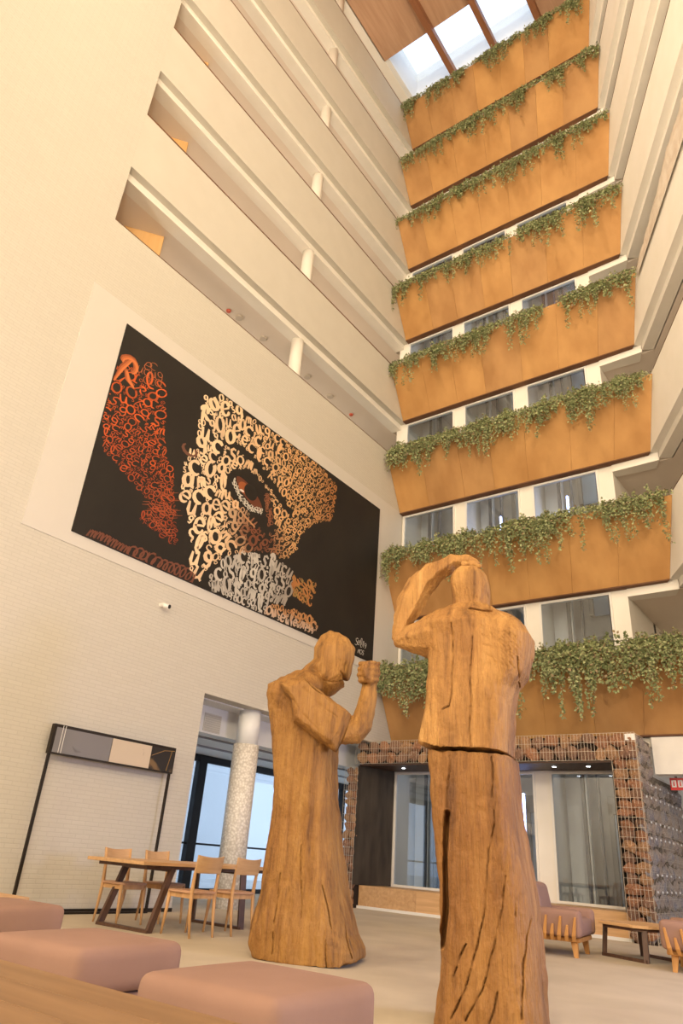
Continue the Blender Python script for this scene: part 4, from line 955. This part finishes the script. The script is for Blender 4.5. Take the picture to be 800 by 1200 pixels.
dining_chair((-6.67, 6.34, 0), PI, 'oak dining chair with its back to the robed figure, next to the slanted table leg')
dining_chair((-6.66, 6.98, 0), PI, 'oak dining chair with its back to the robed figure, by the upright table leg')
dining_chair((-7.84, 6.30, 0), 0, 'oak dining chair by the brick wall, under the empty sign frame')
dining_chair((-7.88, 6.98, 0), 0, 'oak dining chair on the brick wall side, near the window mullion')
t = empty('dining_table', (-7.38, 6.85, 0), 0, 'long oak dining table on dark slanted loop legs', 'table')
for i in range(5):
    x0 = -0.52+i*0.208; m = MB(); m.box(x0+0.0008, x0+0.2072, -1.12, 1.18, 0.672, 0.708); m.build('plank', OAKY, t, bevel=0.004)
m = MB(); m.box(-0.44, 0.44, -1.0, 1.05, 0.635, 0.672); m.build('under_frame', WALNUT, t)
for y0, y1 in ((-0.83, -0.60), (0.66, 0.62)):
    lg = MB()
    for s in (-1, 1): lg.bar((0.44*s, y0, 0.0), (0.42*s, y1, 0.64), 0.045, 0.075)
    lg.bar((-0.46, y0, 0.016), (0.46, y0, 0.016), 0.075, 0.032); lg.bar((-0.44, y1, 0.625), (0.44, y1, 0.625), 0.075, 0.03)
    lg.build('loop_leg', WALNUT, t)

# freestanding sign frame in front of the brick wall
t = empty('sign_frame', (-8.88, 6.55, 0), 0, 'thin dark metal frame with a marbled header panel in front of the brick wall', 'sign frame')
for y in (-1.05, 1.05):
    m = MB(); m.box(-0.015, 0.015, y-0.018, y+0.018, 0, 2.24); m.build('post', DARKM, t)
m = MB(); m.box(-0.02, 0.02, -1.07, 1.07, 0.0, 0.025); m.build('bottom_bar', DARKM, t)
hd = MB(); hd.box(-0.035, 0.035, -1.08, 1.08, 1.87, 2.25); hd = hd.build('header_box', DARKM, t)
def marble(name, c1, c2, sc):
    m, tt, b = nt(name); n = N(tt, 'ShaderNodeTexNoise'); n.inputs['Scale'].default_value = sc; n.inputs['Detail'].default_value = 8; n.inputs['Distortion'].default_value = 1.5
    tt.links.new(coords(tt), n.inputs['Vector']); tt.links.new(ramp(tt, n.outputs[0], [(0.38, c1), (0.46, c2), (0.7, c2)]), b.inputs['Base Color']); b.inputs['Roughness'].default_value = 0.3; return m
for a, b, mt in ((-1.04, -0.13, marble('grey_marble', (0.13, 0.12, 0.125), (0.21, 0.20, 0.205), 2.2)), (-0.12, 0.60, marble('cream_marble', (0.12, 0.09, 0.06), (0.62, 0.52, 0.40), 1.6)), (0.61, 1.06, marble('black_marble', (0.20, 0.12, 0.05), (0.022, 0.016, 0.012), 1.2))):
    m = MB(); m.box(0.035, 0.041, a, b, 1.89, 2.21); m.build('marble_panel', mt, hd)
m = MB()
for y in (-0.95, -0.91): m.box(0.041, 0.043, y-0.004, y+0.004, 1.89, 2.24)
m.build('white_stripe', MULL, hd)
m = MB(); GOLD = mat_plain('gold_inlay', (0.55, 0.32, 0.10), 0.35, 0.6)
m.bar((0.043, 0.62, 2.08), (0.043, 0.85, 2.18), 0.004, 0.006); m.bar((0.043, 0.85, 2.18), (0.043, 1.05, 2.2), 0.004, 0.006); m.bar((0.043, 0.94, 1.9), (0.043, 1.0, 2.19), 0.004, 0.006); m.build('gold_inlay', GOLD, hd)
# security camera
t = empty('security_camera', (XL, 6.93, 4.41), 0, 'small white security camera with black lens on the brick wall below the mural', 'camera')
m = MB(); m.tube([(0.0, 0, 0), (0.06, 0, 0)], 0.035, 16); m.build('base', MULL, t)
m = MB(); m.tube([(0.06, 0.0, 0.0), (0.10, 0.02, -0.02), (0.16, 0.05, -0.03)], [0.035, 0.04, 0.036], 16); m.build('body', MULL, t, smooth=True)
m = MB(); m.tube([(0.155, 0.048, -0.03), (0.175, 0.058, -0.033)], 0.034, 16); m.build('lens', BLACK, t)

# foreground poufs and low table
def soft_box(w, d, h, r, n=7, crown=0.02):
    bm = bmesh.new(); bmesh.ops.create_cube(bm, size=1)
    for v in bm.verts: v.co = Vector((v.co.x*w, v.co.y*d, (v.co.z+0.5)*h))
    bmesh.ops.bevel(bm, geom=list(bm.edges), offset=r, segments=5, profile=0.55, affect='EDGES')
    bmesh.ops.subdivide_edges(bm, edges=[e for e in bm.edges if e.calc_length() > 0.2], cuts=n, use_grid_fill=True)
    for v in bm.verts:
        fx = 1-min(1, abs(2*v.co.x/w))**2; fy = 1-min(1, abs(2*v.co.y/d))**2
        if v.co.z > h*0.5: v.co.z += crown*fx*fy
        v.co.x *= 1+0.03*fy*(1-abs(2*v.co.z/h-1)); v.co.y *= 1+0.03*fx*(1-abs(2*v.co.z/h-1))
    me = bpy.data.meshes.new('soft'); bm.to_mesh(me); bm.free()
    for p in me.polygons: p.use_smooth = True
    return me
def pouf(loc, rz, label):
    t = empty('pouf', loc, rz, label, 'pouf', 'pink poufs by the low table')
    o = obj('cushion', soft_box(0.75, 0.75, 0.21, 0.06, crown=0.012), PINK, t); o.location = (0, 0, 0.205)
    for sx, sy in ((1, 1), (1, -1), (-1, 1), (-1, -1)):
        pass
    o = obj('base', soft_box(0.71, 0.71, 0.17, 0.03, crown=0), PINK, t); o.location = (0, 0, 0.03)
    for sx in (-1, 1):
        for sy in (-1, 1): m = MB(); m.cyl(0.25*sx, 0.25*sy, 0, 0.035, 0.025, 12); m.build('foot', BLACK, t)
pouf((-5.70, 3.40, 0), 0.08, 'square pink pouf at the far end of the row, towards the brick wall')
pouf((-3.71, 2.81, 0), 0.08, 'square pink pouf in the middle of the row')
pouf((-2.36, 2.72, 0), 0.05, 'square pink pouf nearest the figure with the raised arm')
t = empty('low_table', (-2.6, 1.44, 0), 0, 'pale oak low table top beside the row of pink poufs', 'table')
for i in range(4):
    m = MB(); y1 = 0.40-i*0.2; m.box(-1.5, 1.25, y1-0.199, y1, 0.415, 0.45); m.build('plank', mat_wood('table_oak_%d' % i, (0.23, 0.125, 0.052), (0.31, 0.175, 0.078), axis=0, freq=11), t, bevel=0.003)
for sx in (-1.25, 1.0):
    for sy in (-0.3, 0.3):
        m = MB(); m.box(sx-0.03, sx+0.03, sy-0.03, sy+0.03, 0, 0.415); m.build('leg', WALNUT, t)

# slatted armchairs and coffee table
def armchair(loc, rz, label):
    t = empty('armchair', loc, rz, label, 'armchair', 'pink armchairs with wooden slat shells')
    for s in (-1, 1):
        a = empty('arm', (0, 0.40*s, 0.20)); a.parent = t; a.rotation_euler = (-0.10*s, 0, 0)
        o = obj('arm_pad', soft_box(0.88, 0.15, 0.30, 0.06, crown=0.0), PINK, a); o.location = (0, 0, 0.02)
        for i in range(9):
            x = -0.36+0.088*i; h = 0.25 if i % 2 == 0 else 0.16; y0 = 0.078*s; lean = 0.05
            m = MB(); pts = []
            for z, yy, wd, th in ((-0.02, y0-0.035*s, 0.020, 0.03), (0.05, y0, 0.024, 0.03), (h, y0, 0.013, 0.022)):
                xc = x+lean*z/0.33; pts.append([(xc-wd, yy, z), (xc+wd, yy, z), (xc+wd, yy+th*s, z), (xc-wd, yy+th*s, z)])
            m.rings(pts); m.build('slat', HONEY, a, bevel=0.004, seg=1)
    o = obj('seat_cushion', soft_box(0.74, 0.64, 0.20, 0.06), PINK, t); o.location = (0.06, 0, 0.22)
    o = obj('back_cushion', soft_box(0.24, 0.66, 0.44, 0.08), PINK, t); o.location = (-0.16, 0, 0.34); o.rotation_euler = (0, -0.2, 0)
    m = MB(); m.box(-0.40, 0.40, -0.40, 0.40, 0.165, 0.215); m.build('seat_pan', HONEY, t, bevel=0.01)
    for i in range(9):
        y = -0.34+0.085*i; h = 0.50 if i % 2 == 0 else 0.38; pts = []
        for z, xx, wd, th in ((0.18, -0.42, 0.020, 0.03), (0.25, -0.455, 0.024, 0.03), (h, -0.50, 0.013, 0.022)): pts.append([(xx, y-wd, z), (xx, y+wd, z), (xx-th, y+wd, z), (xx-th, y-wd, z)])
        m = MB(); m.rings(pts); m.build('slat', HONEY, t, bevel=0.004, seg=1)
    for sx, sy in ((0.32, 0.33), (0.32, -0.33), (-0.32, 0.33), (-0.32, -0.33)):
        m = MB(); q = 0.06; m.hexa([(sx-0.024+sx*q, sy-0.024+sy*q, 0), (sx+0.024+sx*q, sy-0.024+sy*q, 0), (sx+0.024+sx*q, sy+0.024+sy*q, 0), (sx-0.024+sx*q, sy+0.024+sy*q, 0)], [(sx-0.04, sy-0.03, 0.17), (sx+0.04, sy-0.03, 0.17), (sx+0.04, sy+0.03, 0.17), (sx-0.04, sy+0.03, 0.17)]); m.build('leg', HONEY, t)
    return t
armchair((-3.86, 10.12, 0), 0.14, 'pink armchair with wooden slats standing behind the figure with the raised arm')
armchair((-2.05, 10.20, 0), PI+0.1, 'pink armchair with wooden slats on the corridor side of the coffee table')
t = empty('coffee_table', (-2.93, 10.80, 0), -0.47, 'small six sided coffee table on dark loop legs between the pink armchairs', 'coffee table')
m = MB(); m.prism([(-0.40, -0.32), (-0.28, -0.48), (0.28, -0.48), (0.40, -0.34), (0.40, 0.46), (-0.40, 0.46)], 0.365, 0.40); m.build('top', OAK, t, bevel=0.004)
m = MB(); m.prism([(-0.36, -0.28), (-0.25, -0.44), (0.25, -0.44), (0.36, -0.30), (0.36, 0.40), (-0.36, 0.40)], 0.33, 0.365); m.build('under_frame', WALNUT, t)
for y in (-0.36, 0.34):
    m = MB()
    for s in (-1, 1): m.bar((0.34*s, y, 0), (0.32*s, y*0.9, 0.34), 0.06, 0.045)
    m.bar((-0.36, y, 0.018), (0.36, y, 0.018), 0.045, 0.036); m.build('loop_leg', WALNUT, t)

# sofa corner at the edge of the picture
t = empty('lounge_sofa', (-6.68, 3.12, 0), 0.03, 'oak framed pink sofa on the brick wall side, just behind the row of poufs', 'sofa')
m = MB(); m.box(-0.45, 0.45, -0.9, 0.9, 0.33, 0.40); m.build('frame', OAKY, t, bevel=0.006)
o = obj('seat_cushion', soft_box(0.54, 1.2, 0.12, 0.05), PINK, t); o.location = (0.16, -0.25, 0.40)
o = obj('back_cushion', soft_box(0.2, 1.6, 0.23, 0.06), PINK, t); o.location = (-0.23, 0.13, 0.40)
for sx in (-0.4, 0.4):
    for sy in (-0.8, 0.8): m = MB(); m.box(sx-0.03, sx+0.03, sy-0.03, sy+0.03, 0, 0.33); m.build('leg', OAKZ, t)

# protective film draped over the right gallery parapet
m = MB(); R = []; nu, nv = 46, 16; rnd = random.Random(3)
zp = zt(1)+0.04
for i in range(nu+1):
    tt = 0.08+4.1*i/nu; top = 0.05+0.55*min(1, (i/nu)*1.6)**1.2
    for j in range(nv+1):
        f = j/nv; z = zp-0.40+(top+0.40)*f; w = 0.05*noise.noise(Vector((tt*2.2, f*2.5, 0)))+0.03*noise.noise(Vector((tt*7, f*6, 3)))
        off = -0.035+0.10*max(0, f-0.55)/0.45+0.6*w*min(1, f*3)-0.02
        x, y = rw(tt, off); R.append((x, y, z+0.06*noise.noise(Vector((tt*3, 0, 5)))*f))
me = bpy.data.meshes.new('protective_film'); me.from_pydata(R, [], [(i*(nv+1)+j, (i+1)*(nv+1)+j, (i+1)*(nv+1)+j+1, i*(nv+1)+j+1) for i in range(nu) for j in range(nv)]); me.update()
o = obj('protective_film', me, mat_noise('crumpled_film', (0.66, 0.57, 0.48), (0.80, 0.73, 0.64), (5, 5, 5), rough=0.4, bumpk=0.3, bscale=20), None, smooth=True)
sm = o.modifiers.new('t', 'SOLIDIFY'); sm.thickness = 0.006
tag(o, 'crumpled pale protective sheet draped over the slanting gallery parapet', 'sheet')
